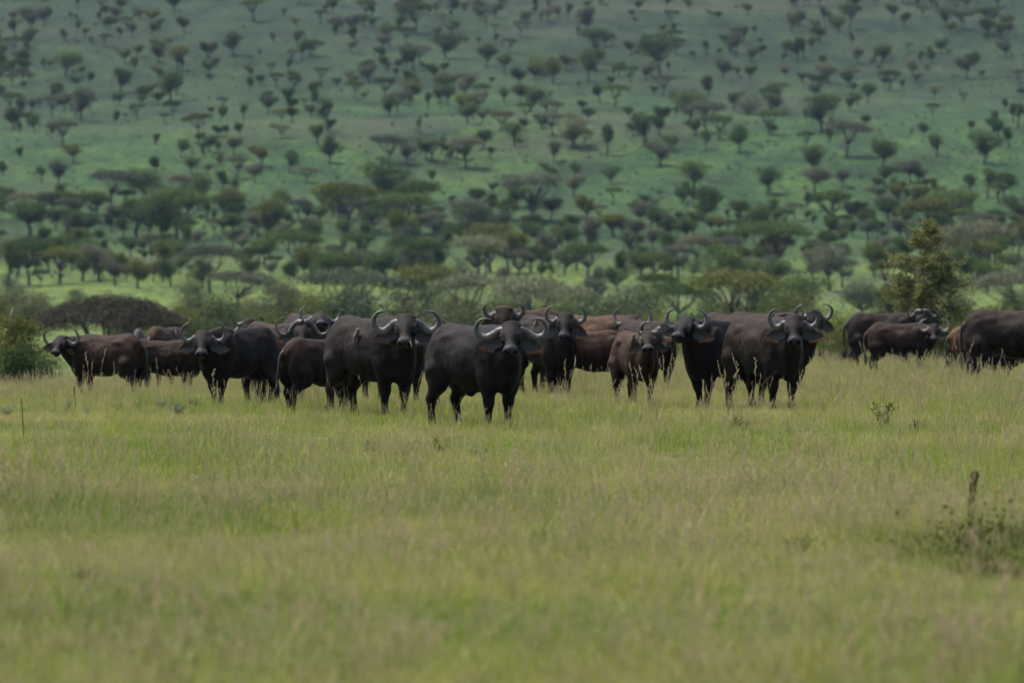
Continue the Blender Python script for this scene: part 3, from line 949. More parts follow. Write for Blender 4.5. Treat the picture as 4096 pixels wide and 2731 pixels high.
        D = wid * (.008 + .055 * rng.random(n) ** 1.6)[:, None] + axd * rng.uniform(-.008, .038, n)[:, None] + front * rng.uniform(-.01, .012, n)[:, None]
        D[tip] += axd * 0.022
        g = Geo()
        isg = rng.random(n) < ginger
        if isg.any(): g.add(*hairs(P0[isg], D[isg], 0.0042), m=0)
        if (~isg).any(): g.add(*hairs(P0[~isg], D[~isg], 0.0042), m=1)
        obj("ear_fringe", g.mesh("ear_fringe", (M_FRINGE, M_FRINGE_D)), ear)
        # eye
        c = H(0.208, 0.124 * s, -0.060)
        th, ph = np.meshgrid(np.linspace(0, np.pi, 8), np.linspace(0, 2 * np.pi, 12, endpoint=False), indexing='ij')
        sp = np.stack([np.sin(th) * np.cos(ph), np.sin(th) * np.sin(ph), np.cos(th)], -1).reshape(-1, 3) * 0.023 * hs + c
        i2, j2 = np.meshgrid(np.arange(7), np.arange(12), indexing='ij')
        qq = np.stack([i2 * 12 + j2, (i2 + 1) * 12 + j2, (i2 + 1) * 12 + (j2 + 1) % 12, i2 * 12 + (j2 + 1) % 12], -1).reshape(-1, 4)
        obj("eye", mesh_np("eye", sp, qq, smooth=True, mats=(M_EYE,)), root)
    # short upright hair along the crest, poll, brow and back, so the outline is not clean
    n = 9000
    sel = np.flatnonzero(((V[:, 2] > 0.95) & ~(inhead & (hv[:, 0] > 0.10))) | (inhead & (hv[:, 2] > -0.05) & (hv[:, 0] < 0.12)))
    sel = rng.choice(sel, n)
    P0 = V[sel]
    nrm = np.zeros((len(V), 3)); me.vertices.foreach_get("normal", tmp := np.empty(len(V) * 3, np.float32)); nrm = tmp.reshape(-1, 3)[sel].astype(float)
    lay = np.array([-0.6, 0, -0.25]) + rng.normal(0, 0.25, (n, 3))
    D = (nrm * rng.uniform(.10, .30, n)[:, None] + lay * 0.8) * rng.uniform(.008, .020, n)[:, None]
    sd = np.cross(D, nrm); sd /= np.linalg.norm(sd, axis=1)[:, None] + 1e-9
    tri = np.stack([P0 - sd * 0.0025, P0 + sd * 0.0025, P0 + D], 1).reshape(-1, 3)
    hm = mesh_np("coat_hair", tri, np.arange(3 * n).reshape(-1, 3), mats=(M_COAT,))
    cc = np.repeat(np.column_stack([col[sel] * 1.1, np.zeros(n)]), 3, axis=0)
    color_attr(hm, "coat", cc)
    obj("coat_hair", hm, root)
    # tail ---------------------------------------------------------------
    g = Geo()
    sw = tail_swing
    ctrl = [(-0.93, 0, 1.22), (-1.02, .02 * sw, 1.13), (-1.055, .05 * sw, 0.90), (-1.04, .11 * sw, 0.66), (-1.02, .16 * sw, 0.52)]
    pts = spline(ctrl, 16)
    g.tube(pts, np.linspace(0.045, 0.016, 16), 8)
    pe = pts[-1]
    for q in range(46):
        st = pts[-1 - int(rng.integers(0, 4))] + rng.normal(0, .012, 3)
        en = pe + np.array([rng.normal(0.0, .03), rng.normal(0, .035) + .03 * sw, -rng.uniform(.10, .26)])
        mid = (st + en) / 2 + rng.normal(0, .018, 3)
        g.tube([st, mid, en], [0.007, 0.007, 0.002], 3)
    obj("tail", g.mesh("tail", (M_TAIL,), True), root)
    return root
# ------------------------------------------------------------------ trees
def mat_leaf(name, dark, light, transl=0.2, scale=1.1):
    m, nt, out = new_mat(name)
    L = nt.links.new
    tc = node(nt, "ShaderNodeTexCoord")
    oi = node(nt, "ShaderNodeObjectInfo")
    n1 = noise_tex(nt, tc.outputs["Object"], scale, 3.0, 0.6)
    n2 = noise_tex(nt, tc.outputs["Object"], scale * 7, 2.0, 0.6)
    ad = node(nt, "ShaderNodeMath", operation='MULTIPLY_ADD', in_1=0.5); L(n2, ad.inputs[0])
    hf = node(nt, "ShaderNodeMath", operation='MULTIPLY', in_1=0.5); L(n1, hf.inputs[0]); L(hf.outputs[0], ad.inputs[2])
    c = ramp(nt, ad.outputs[0], [(0.36, dark), (0.64, light)])
    c = mix(nt, 1.0, c, ramp(nt, oi.outputs["Random"], [(0.0, (0.62, 0.68, 0.66)), (0.5, (1.0, 1.0, 1.0)), (1.0, (1.35, 1.25, 1.05))]), 'MULTIPLY')
    d = node(nt, "ShaderNodeBsdfDiffuse"); L(c, d.inputs[0])
    t = node(nt, "ShaderNodeBsdfTranslucent"); L(c, t.inputs[0])
    s = node(nt, "ShaderNodeMixShader", in_0=transl); L(d.outputs[0], s.inputs[1]); L(t.outputs[0], s.inputs[2])
    L(s.outputs[0], out.inputs[0])
    return m

M_LEAF = {
    'dark':   mat_leaf("dark_green_leaves", (0.0279, 0.0559, 0.0217), (0.0900, 0.1273, 0.0435)),
    'olive':  mat_leaf("olive_leaves", (0.040, 0.054, 0.017), (0.128, 0.138, 0.046)),
    'grey':   mat_leaf("grey_twigs_and_leaves", (0.0571, 0.0672, 0.0470), (0.1428, 0.1478, 0.0974)),
    'pale':   mat_leaf("pale_thorn_crown", (0.0724, 0.0878, 0.0549), (0.1560, 0.1757, 0.1098)),
    'yellow': mat_leaf("yellow_green_leaves", (0.050, 0.068, 0.014), (0.150, 0.152, 0.034)),
    'scrubgrey': mat_leaf("greyish_scrub_leaves", (0.0408, 0.0546, 0.0340), (0.1062, 0.1248, 0.0731)),
    'scrubolive': mat_leaf("olive_scrub_leaves", (0.0500, 0.0659, 0.0200), (0.1400, 0.1509, 0.0480)),
    'scrubdark': mat_leaf("deep_green_scrub_leaves", (0.0300, 0.0510, 0.0270), (0.0990, 0.1230, 0.0540)),
    'scrubpale': mat_leaf("pale_scrub_leaves", (0.0449, 0.0562, 0.0320), (0.1089, 0.1254, 0.0691)),
    'umber': mat_leaf("brownish_thorn_twigs", (0.034, 0.031, 0.026), (0.098, 0.088, 0.070)),
    'fresh':  mat_leaf("fresh_green_leaves", (0.085, 0.105, 0.032), (0.290, 0.285, 0.115), 0.4, 3.0),
}
M_BARK = mat_plain("thorn_tree_bark", (0.060, 0.050, 0.042), 0.9, 0.4, 6)
M_BARK_PALE = mat_plain("pale_grey_bark", (0.155, 0.135, 0.110), 0.9, 0.35, 8)

def crown_points(rng, shape, H, W, n):
    r = W / 2
    if shape == 'umbrella':
        q = np.sqrt(rng.random(n)); a = rng.uniform(0, 2 * np.pi, n)
        rr = r * (0.86 + 0.2 * vnoise(np.stack([np.cos(a) * 2, np.sin(a) * 2, np.full(n, rng.random() * 9)], 1), 5))
        z = H - H * 0.15 * q ** 2 - H * 0.15 * rng.random(n) * (1 - 0.45 * q)
        return np.stack([np.cos(a) * q * rr, np.sin(a) * q * rr, z], 1)
    c, rz, lo = {'vase': (0.62, 0.37, -0.95), 'round': (0.60, 0.38, -0.8), 'bush': (0.36, 0.62, -0.55), 'tall': (0.66, 0.33, -0.9), 'cone': (0.46, 0.54, -0.9)}[shape]
    # a handful of uneven lobes, leaves mostly on their upper and outer sides
    m = int(rng.integers(5, 10))
    lc = rng.normal(0, 1, (m, 3)); lc /= np.linalg.norm(lc, axis=1)[:, None]; lc[:, 2] = np.maximum(lc[:, 2], lo * 0.7)
    lc *= rng.uniform(.35, .80, m)[:, None]
    lr = rng.uniform(.26, .52, m)
    w = lr ** 2; which = rng.choice(m, n, p=w / w.sum())
    v = rng.normal(0, 1, (n, 3)); v[:, 2] += 0.35; v /= np.linalg.norm(v, axis=1)[:, None]
    p = lc[which] + v * (lr[which] * rng.uniform(.55, 1.0, n) ** .5)[:, None]
    p = p[p[:, 2] > lo * 1.1]
    sh = np.ones(len(p))
    if shape == 'vase':      # wider towards the top
        sh = 0.38 + 0.72 * sstep(-1.0, 0.35, p[:, 2])
    if shape == 'cone':
        sh = 1.12 - 0.62 * sstep(-0.5, 1.0, p[:, 2])
    return np.stack([p[:, 0] * r * sh, p[:, 1] * r * sh, H * c + p[:, 2] * H * rz], 1)

def make_tree(seed, shape, H, W, leaf, clumps, per, colour, bark=None, stems=None, gap=0.38, spread=None):
    rng = np.random.default_rng(seed)
    C = crown_points(rng, shape, H, W, clumps)
    C = C[vnoise(C * (2.4 / W) * 3 + seed, seed) > gap]
    sp = spread or (W * 0.068 + 0.05)
    P = np.repeat(C, per, axis=0) + rng.normal(0, 1, (len(C) * per, 3)) * np.array([sp, sp, sp * (0.45 if shape == 'umbrella' else 0.7)])
    P[:, 2] = np.maximum(P[:, 2], 0.05)
    V, F = leaf_cards(rng, P, leaf, 0.35)
    crown = mesh_np("crown", V, F, mats=(M_LEAF[colour],))
    g = Geo()
    ns = stems or (1 if shape != 'bush' else 4)
    fork = {'umbrella': 0.36, 'vase': 0.34, 'round': 0.28, 'bush': 0.12, 'tall': 0.42, 'cone': 0.5}[shape] * H
    tr = 0.030 * H + 0.04
    pick = rng.permutation(len(C))
    per_stem = max(4, 13 // ns)
    pi = 0
    for s in range(ns):
        az = rng.uniform(0, 6.28); off = 0.0 if ns == 1 else 0.10 * W
        b = np.array([math.cos(az) * off * .3, math.sin(az) * off * .3, -0.25])
        f = np.array([math.cos(az) * off + rng.normal(0, .03 * H), math.sin(az) * off + rng.normal(0, .03 * H), fork])
        mid = (b + f) / 2 + rng.normal(0, .02 * H, 3) * np.array([1, 1, 0])
        pts = spline([b, mid, f], 6)
        g.tube(pts, np.linspace(tr * 1.25, tr * .8, 6) / (1 if ns == 1 else 1.5), 7)
        if shape == 'cone':
            top = np.array([rng.normal(0, .03 * W), rng.normal(0, .03 * W), H * .95])
            g.tube(spline([f, (f + top) / 2 + rng.normal(0, .02 * H, 3), top], 6), np.linspace(tr * .8, tr * .15, 6), 6)
        for k in range(per_stem):
            e = C[pick[pi % len(C)]]; pi += 1
            st = f if shape != 'cone' else np.array([0, 0, min(e[2] * .8, H * .85)])
            m_ = st * 0.5 + e * 0.5 + np.array([0, 0, -0.03 * H]) + rng.normal(0, .03 * H, 3)
            pts = spline([st, m_, e], 6)
            g.tube(pts, np.linspace(tr * .55, tr * .12, 6) / (1 if ns == 1 else 1.3), 5)
    trunk = g.mesh("trunk", (bark or M_BARK,), True)
    return trunk, crown

TREE = {}      # (shape, colour) -> list of (trunk mesh, crown mesh), all 1 m tall units times 6 m
def tree_set(shape, W, n, leaf, clumps, per, gap, seed):
    out = []
    for k in range(n):
        t, c = make_tree(seed + k * 13, shape, 6.0, W * (0.9 + 0.22 * k / max(1, n - 1)), leaf, clumps, per, 'dark', gap=gap)
        out.append((t, c))
    for col in ('dark', 'olive', 'grey', 'pale', 'yellow'):
        lst = []
        for t, c in out:
            c2 = c.copy(); c2.materials.clear(); c2.materials.append(M_LEAF[col])
            lst.append((t, c2))
        TREE[(shape, col)] = lst
tree_set('umbrella', 6.6, 5, 0.28, 250, 20, 0.30, 100)
tree_set('vase', 5.7, 8, 0.28, 220, 20, 0.26, 200)
tree_set('round', 4.8, 5, 0.28, 210, 20, 0.24, 300)
tree_set('tall', 3.4, 4, 0.27, 130, 18, 0.26, 400)
tree_set('bush', 8.0, 3, 0.34, 170, 15, 0.2, 500)

def place_tree(name, meshes, X, Y, Z, H, wide=1.0, rz=0.0, unit=6.0):
    root = obj(name, None, None, (X, Y, Z - 0.05), rz)
    s = H / unit
    root.scale = (s * wide, s * wide * (0.9 + 0.2 * ((X * 7.3) % 1.0)), s)
    root.rotation_euler = (0.09 * math.sin(X * 3.1), 0.09 * math.sin(Y * 2.7), rz)
    root.empty_display_size = 0.5
    obj("trunk", meshes[0], root)
    obj("crown", meshes[1], root)
    return root

# conspicuous hillside trees: column, foot row, top row (in the three crops they were measured in), shape, colour, width factor
_A = """255 110 40 r d;405 50 -10 t g;520 130 60 t d;575 160 90 v d;340 220 150 r d;75 290 200 u d;345 410 260 v d;235 370 300 t d;470 450 365 r d;390 435 385 b d;630 490 355 v d;
690 200 100 v g;800 130 40 v o;930 380 235 v o;1225 300 180 v d;1430 230 160 t g;1550 250 150 v o;1635 300 210 u d;110 610 510 v g;270 620 500 u g;425 640 460 v g;180 690 600 v d;330 760 630 u g;
600 650 570 r d;905 620 530 u d;1040 720 600 u o;1155 640 540 r d;1470 640 570 u o;1470 730 660 u p;820 770 700 r d;945 830 720 r d;1370 870 740 v o;825 900 810 r d;1520 910 780 r d;1720 860 710 r d;
105 840 770 r d;20 920 840 r d;215 960 860 t d;305 970 840 v g;720 980 900 v o;835 1060 950 r d;1180 965 925 b d;950 1060 920 u g;1195 1150 975 v o;1600 960 880 u g;20 1110 980 v d;120 1150 1010 u g;
475 1160 1010 u d;660 1100 1000 u d;270 1120 990 r d;1470 1110 1000 v d;1610 1150 1040 r d;960 1270 1140 u d;430 1470 1290 v d;215 1400 1250 v g;725 1510 1310 v o;890 1500 1350 r d;1060 1510 1370 v d;
215 1500 1410 u d;1635 1460 1280 v o;1770 1450 1310 v d;1510 1480 1340 r d;1175 1500 1410 v g;50 1400 1240 r g;55 1510 1420 b g;340 1400 1280 v d;1270 1400 1300 v d;650 1190 1110 v d;1370 1190 1080 u o;790 1150 1060 v g"""
_B = """410 185 20 u o;240 190 125 b d;820 100 10 v d;990 150 60 v d;1205 110 20 t d;1345 330 150 u d;1350 370 250 v d;1680 400 180 v d;1220 370 310 u d;1530 440 350 u d;430 340 240 u g;780 350 230 v d;1040 400 270 b d;
160 440 310 v g;250 370 290 v d;400 530 395 v o;560 490 380 v o;270 610 500 v d;725 570 495 r d;870 540 460 v d;1450 560 440 u d;1595 770 590 v d;920 740 655 u p;1400 820 640 t d;425 700 620 t d;265 870 720 u g;670 890 730 u g;
1130 860 745 v g;500 960 880 r d;1130 970 870 r d;1250 930 850 r d;1430 970 870 v d;1690 880 740 v g;1745 800 700 v d;900 990 905 b g;130 1050 990 r d;35 1150 1000 v d;480 1130 1060 u d;615 1150 1070 r d;740 1140 1070 u y;
900 1160 1070 u o;1160 1090 1040 r d;1545 1110 1040 v d;1680 1050 1005 u d;1680 1200 1060 v d;735 1480 1240 u p;930 1400 1250 u d;400 1420 1280 v d;375 1510 1370 r o;860 1510 1390 r g;1185 1430 1270 v d;1350 1520 1390 r g;
1460 1530 1390 r d;1590 1450 1270 v d;1130 1560 1470 u d;1430 1240 1120 u y;1325 1380 1150 t g;1080 1400 1190 r g;85 1460 1310 v d;505 1420 1300 v d;1290 760 680 u y;1310 640 560 v d;1010 590 450 v d;80 200 60 t g"""
_C = """85 650 470 v d;185 510 390 r o;640 320 200 r d;330 220 150 u d;860 180 90 v d;960 340 240 v g;1090 330 220 v d;1340 340 240 r d;1635 200 100 v d;800 440 330 v g;770 690 480 v d;390 600 480 b g;1360 520 445 u p;1350 610 540 u d;
505 580 480 v d;900 830 640 u g;345 810 670 v d;690 780 690 u d;720 930 760 v d;735 1020 870 v g;110 1000 830 v d;50 1060 950 r d;490 1020 870 v d;880 980 880 v g;1090 890 730 v d;1370 820 690 v d;1300 720 650 v d;1620 860 690 v d;
1640 1040 880 t d;1720 1050 880 v d;1540 1030 900 t d;1170 1080 960 v o;345 1150 1030 v o;520 1120 1040 v d;830 1100 990 v o;930 1170 1040 r d;1110 1140 1050 r d;1800 440 370 u o;1795 660 530 t d;1765 1110 1020 v d;560 1400 1250 u p;
880 1500 1350 u p;380 1500 1350 u g;120 1420 1230 u g;540 1530 1340 v d;1390 1300 1120 v d;1080 1340 1230 v g;1600 1450 1260 u o;1205 160 60 t d;1290 100 30 u d;660 140 60 v g;250 420 310 v g;1010 540 430 v d;580 300 210 v d;1240 400 320 v g"""
SH = dict(u='umbrella', v='vase', r='round', t='tall', b='bush'); CO = dict(d='dark', o='olive', g='grey', p='pale', y='yellow')

def hillside():
    rng = np.random.default_rng(5)
    spots = []
    for txt, x0 in ((_A, 0), (_B, 1350), (_C, 2696)):
        for e in txt.replace("\n", "").split(";"):
            x, yb, yt, s, c = e.split()
            x = x0 + float(x) / 1.306; yb = float(yb) / 1.306; yt = float(yt) / 1.306
            h = hit(x, yb, 560)
            if h is None: continue
            spots.append([x, yb, h, (yb - yt) * h[1] / F_PX, SH[s], CO[c]])
    fixed = len(spots)
    def ok(x, y, k):
        for s in spots:
            if abs(s[0] - x) < 34 * k and abs(s[1] - y) < 14 * k: return False
        return True
    extra = []
    def density(x, y):
        dd = 0.02 + 1.15 * float(vnoise(np.array([[x / 300.0, y / 110.0, 0]]), 31)[0]) ** 2
        if 830 < y < 1130: dd += 0.60
        if y < 400: dd += 0.20
        if 560 < y < 790: dd -= 0.16
        return dd
    tries = 0
    while len(spots) < 270 and tries < 40000:
        tries += 1
        x = rng.uniform(-60, 4156); y = rng.uniform(10, 1140)
        if rng.random() > density(x, y) or not ok(x, y, 1.0): continue
        h = hit(x, y, 560)
        if h is None: continue
        H = rng.uniform(3.6, 6.6) if y < 830 else rng.uniform(5.2, 8.0)
        s = rng.choice(['umbrella', 'vase', 'round', 'tall', 'bush'], p=[.28, .42, .12, .10, .08])
        c = rng.choice(['dark', 'olive', 'grey', 'pale', 'yellow'], p=[.42, .19, .28, .09, .02])
        if s == 'bush': H *= 0.4
        spots.append([x, y, h, H, str(s), str(c)])
    for k in range(34):          # low trees and thorn bushes along the very foot of the hill
        x = (k + rng.uniform(.1, .9)) * 4200 / 34 - 50; y = rng.uniform(1085, 1175)
        h = hit(x, y, 560)
        if h is None: continue
        s = str(rng.choice(['umbrella', 'bush', 'round', 'vase'], p=[.35, .25, .2, .2]))
        spots.append([x, y, h, rng.uniform(1.8, 3.2) if s == 'bush' else rng.uniform(3.4, 6.0), s, str(rng.choice(['dark', 'olive', 'grey', 'pale'], p=[.35, .3, .2, .15]))])
    # labels that single each tree out: landmark below it, height on the slope, look, rank among its likes
    LAND = [(0, 440, "above the leftmost buffalo"), (440, 760, "above the brown broadside buffalo"), (760, 1100, "above the high-horned black buffalo"),
            (1100, 1480, "above the thick-bossed buffalo"), (1480, 1850, "above the big dark cow"), (1850, 2210, "above the foremost buffalo"),
            (2210, 2480, "above the tan flank"), (2480, 2720, "above the horn-budded calf"), (2720, 3010, "above the ginger-eared buffalo"), (3010, 3420, "above the pale-horned buffalo"),
            (3420, 3860, "above the leafy lone tree"), (3860, 9999, "above the edge-cut buffalo")]
    BANDS = [(-99, 170, "near the top"), (170, 340, "high up"), (340, 520, "above mid-slope"), (520, 700, "at mid-slope"), (700, 850, "low on the slope"), (850, 980, "in the tree belt"), (980, 9999, "at the hill foot")]
    KIND = dict(umbrella="flat-topped", vase="spreading", round="round-crowned", tall="narrow", bush="shrubby")
    TINT = dict(dark="dark green", olive="olive", grey="grey", pale="pale", yellow="yellow-topped")
    groups = {}
    for i, s in enumerate(spots):
        lm = next(t for a, b, t in LAND if a <= max(0, s[0]) < b); bd = next(t for a, b, t in BANDS if a <= s[1] < b)
        groups.setdefault((lm, bd, s[4], s[5]), []).append(i)
    ORD = ["leftmost", "second from left", "third from left", "fourth from left", "fifth from left", "sixth from left", "rightmost"]
    lab = {}
    for (lm, bd, sh, co), ids in groups.items():
        ids = sorted(ids, key=lambda i: spots[i][0])
        for r_, i in enumerate(ids):
            t = "%s %s tree %s %s" % (TINT[co], KIND[sh], bd, lm)
            if len(ids) > 1: t += ", " + ORD[min(r_, 6)]
            lab[i] = t
    for i, (x, y, h, H, s, c) in enumerate(spots):
        ms = TREE[(s, c)]
        wide = rng.uniform(.8, 1.12) if i >= fixed else rng.uniform(.85, 1.15)
        unit = 6.0 if s != 'bush' else 5.4
        o = place_tree("acacia_tree" if s != 'bush' else "thorn_bush", ms[int(rng.integers(len(ms)))], h[0], h[1], h[2], H, wide, rng.uniform(0, 6.28), unit)
        tag(o, lab[i], "tree" if s != 'bush' else "bush", "trees scattered over the hillside")
    # the smaller remainder, far too many to count
    P, R_, S_, I_ = [], [], [], []
    protos = []
    for key in (('umbrella', 'dark'), ('umbrella', 'grey'), ('vase', 'dark'), ('vase', 'olive'), ('vase', 'grey'), ('round', 'dark'), ('tall', 'dark'), ('bush', 'grey'), ('bush', 'dark')):
        t, c = TREE[key][0]
        import bmesh
        bm = bmesh.new(); bm.from_mesh(t); n0 = len(bm.faces); bm.from_mesh(c)
        me = bpy.data.meshes.new("small_tree"); bm.to_mesh(me); bm.free()
        me.materials.append(M_BARK); me.materials.append(c.materials[0])
        mi = np.zeros(len(me.polygons), np.int32); mi[n0:] = 1; me.polygons.foreach_set("material_index", mi)
        protos.append(me)
    tries = 0
    while len(P) < 1300 and tries < 60000:
        tries += 1
        x = rng.uniform(-300, 4400); y = rng.uniform(-180, 1130)
        if rng.random() > density(x, y): continue
        h = hit(x, y, 560)
        if h is None: continue
        P.append(h); k = int(rng.choice(9, p=[.05, .06, .24, .10, .18, .08, .20, .04, .05])); I_.append(k)
        S_.append(rng.uniform(.28, .74) if k < 7 else rng.uniform(.12, .3)); R_.append((0, 0, rng.uniform(0, 6.28)))
    for _ in range(420):      # the slope goes on beyond the picture's edges
        x = rng.choice([rng.uniform(-1500, -250), rng.uniform(4350, 5600)]); y = rng.uniform(-180, 1100)
        if rng.random() > density(x, y) + .2: continue
        h = hit(x, y, 560)
        if h is None: continue
        P.append(h); I_.append(int(rng.integers(7))); S_.append(rng.uniform(.45, 1.05)); R_.append((0, 0, rng.uniform(0, 6.28)))
    for _ in range(1800):      # low scrub and dead wood specks on the grass
        x = rng.uniform(-300, 4400); y = rng.uniform(-120, 1120)
        h = hit(x, y, 560)
        if h is None: continue
        P.append(h); I_.append(7 + int(rng.integers(2))); S_.append(rng.uniform(.03, .11)); R_.append((0, 0, rng.uniform(0, 6.28)))
    scatter("distant_small_trees", P, R_, S_, I_, protos, "small trees and scrub sprinkled between the larger hillside trees")
hillside()

# ------------------------------------------------------------------ thorn scrub on the valley floor, between the field and the hill
def scrub():
    rng = np.random.default_rng(9)
    prot = {c: [make_tree(700 + 11 * k + 3 * len(c), 'bush', 3.0, 4.2, 0.15, 300, 22, 'scrub' + c, gap=0.22) for k in range(3)] for c in ('grey', 'olive', 'dark', 'pale')}
    rows = [(-20, 1135, 'olive', 0), (70, 1128, 'pale', 0), (120, 1185, 'pale', 0), (290, 1160, 'pale', 0), (520, 1165, 'pale', 0), (770, 1150, 'olive', 0), (790, 1190, 'olive', 1),
            (800, 1140, 'pale', 0), (880, 1200, 'dark', 1), (960, 1150, 'olive', 0), (1040, 1215, 'olive', 1), (1090, 1135, 'grey', 0), (1180, 1180, 'pale', 1), (1270, 1140, 'olive', 0), (1340, 1195, 'dark', 1),
            (1420, 1150, 'pale', 0), (1490, 1190, 'grey', 1), (1600, 1165, 'grey', 1), (1690, 1150, 'dark', 0), (1760, 1195, 'olive', 1), (1860, 1145, 'olive', 0), (1900, 1205, 'grey', 1), (1990, 1150, 'dark', 0),
            (2090, 1170, 'olive', 1), (2180, 1140, 'pale', 0), (2270, 1200, 'dark', 1), (2340, 1165, 'olive', 1), (2430, 1200, 'pale', 1), (2500, 1145, 'grey', 0), (2580, 1160, 'dark', 0), (2690, 1190, 'olive', 1),
            (2790, 1150, 'dark', 0), (2900, 1180, 'olive', 1), (2990, 1145, 'grey', 0), (3090, 1195, 'dark', 1), (3180, 1150, 'olive', 0), (3290, 1300, 'dark', 1), (3390, 1330, 'grey', 1), (3480, 1320, 'dark', 1), (3560, 1290, 'grey', 1),
            (3640, 1160, 'dark', 0), (3780, 1150, 'grey', 0), (3900, 1170, 'olive', 1), (4080, 1145, 'dark', 0)]
    names = dict(grey="grey", olive="olive", dark="dark green", pale="pale")
    rows.sort()
    cnt = {}
    for k, (x, y, c, near) in enumerate(rows):
        d = rng.uniform(290, 380) if near else rng.uniform(440, 540)
        X = (x - CX) / F_PX * d; h = (X, d, ground(X, d))
        y += rng.normal(0, 16)
        hgt = CAM_H - (y - HY) / F_PX * d - h[2]
        ms = prot[c][int(rng.integers(3))]
        o = place_tree("thorn_bush", ms, h[0], h[1], h[2], hgt, rng.uniform(.75, 1.15), rng.uniform(0, 6.28), 3.0)
        n = cnt[c] = cnt.get(c, 0) + 1
        ORD = ["leftmost", "second", "third", "fourth", "fifth", "sixth", "seventh", "eighth", "ninth", "tenth", "eleventh", "twelfth", "thirteenth", "fourteenth", "fifteenth", "sixteenth", "seventeenth", "eighteenth"]
        tag(o, "%s thorn bush on the valley floor, %s of its colour from left" % (names[c], ORD[n - 1].replace("leftmost", "first")), "bush", "thorn scrub on the valley floor")
scrub()

def valley_trees():
    rng = np.random.default_rng(15)
    tops = []
    n = 16
    KIND = dict(umbrella="flat-topped", vase="spreading", round="round-crowned")
    ORD = ["first", "second", "third", "fourth", "fifth", "sixth", "seventh", "eighth", "ninth", "tenth", "eleventh", "twelfth", "thirteenth", "fourteenth", "fifteenth", "sixteenth"]
    cnt = {}
    for k in range(n):
        x = 820 + (k + rng.uniform(.1, .9)) * 3300 / n
        d = rng.uniform(430, 610)
        X = (x - CX) / F_PX * d; Z = ground(X, d)
        H = CAM_H - (rng.uniform(1060, 1130) - HY) / F_PX * d - Z
        s = str(rng.choice(['umbrella', 'vase', 'round'], p=[.55, .3, .15])); c = str(rng.choice(['dark', 'olive', 'grey', 'pale'], p=[.25, .2, .3, .25]))
        ms = TREE[(s, c)]
        o = place_tree("acacia_tree", ms[int(rng.integers(len(ms)))], X, d, Z, H, rng.uniform(.95, 1.3), rng.uniform(0, 6.28))
        i = cnt[s] = cnt.get(s, 0) + 1
        tag(o, "%s acacia rising from the scrub belt behind the herd, %s of its shape from left" % (KIND[s], ORD[i - 1]), "tree", "acacias in the scrub belt")
valley_trees()

# ------------------------------------------------------------------ single trees and bushes nearer the field
def at(px, d):
    X = (px - CX) / F_PX * d
    return X, d, ground(X, d)

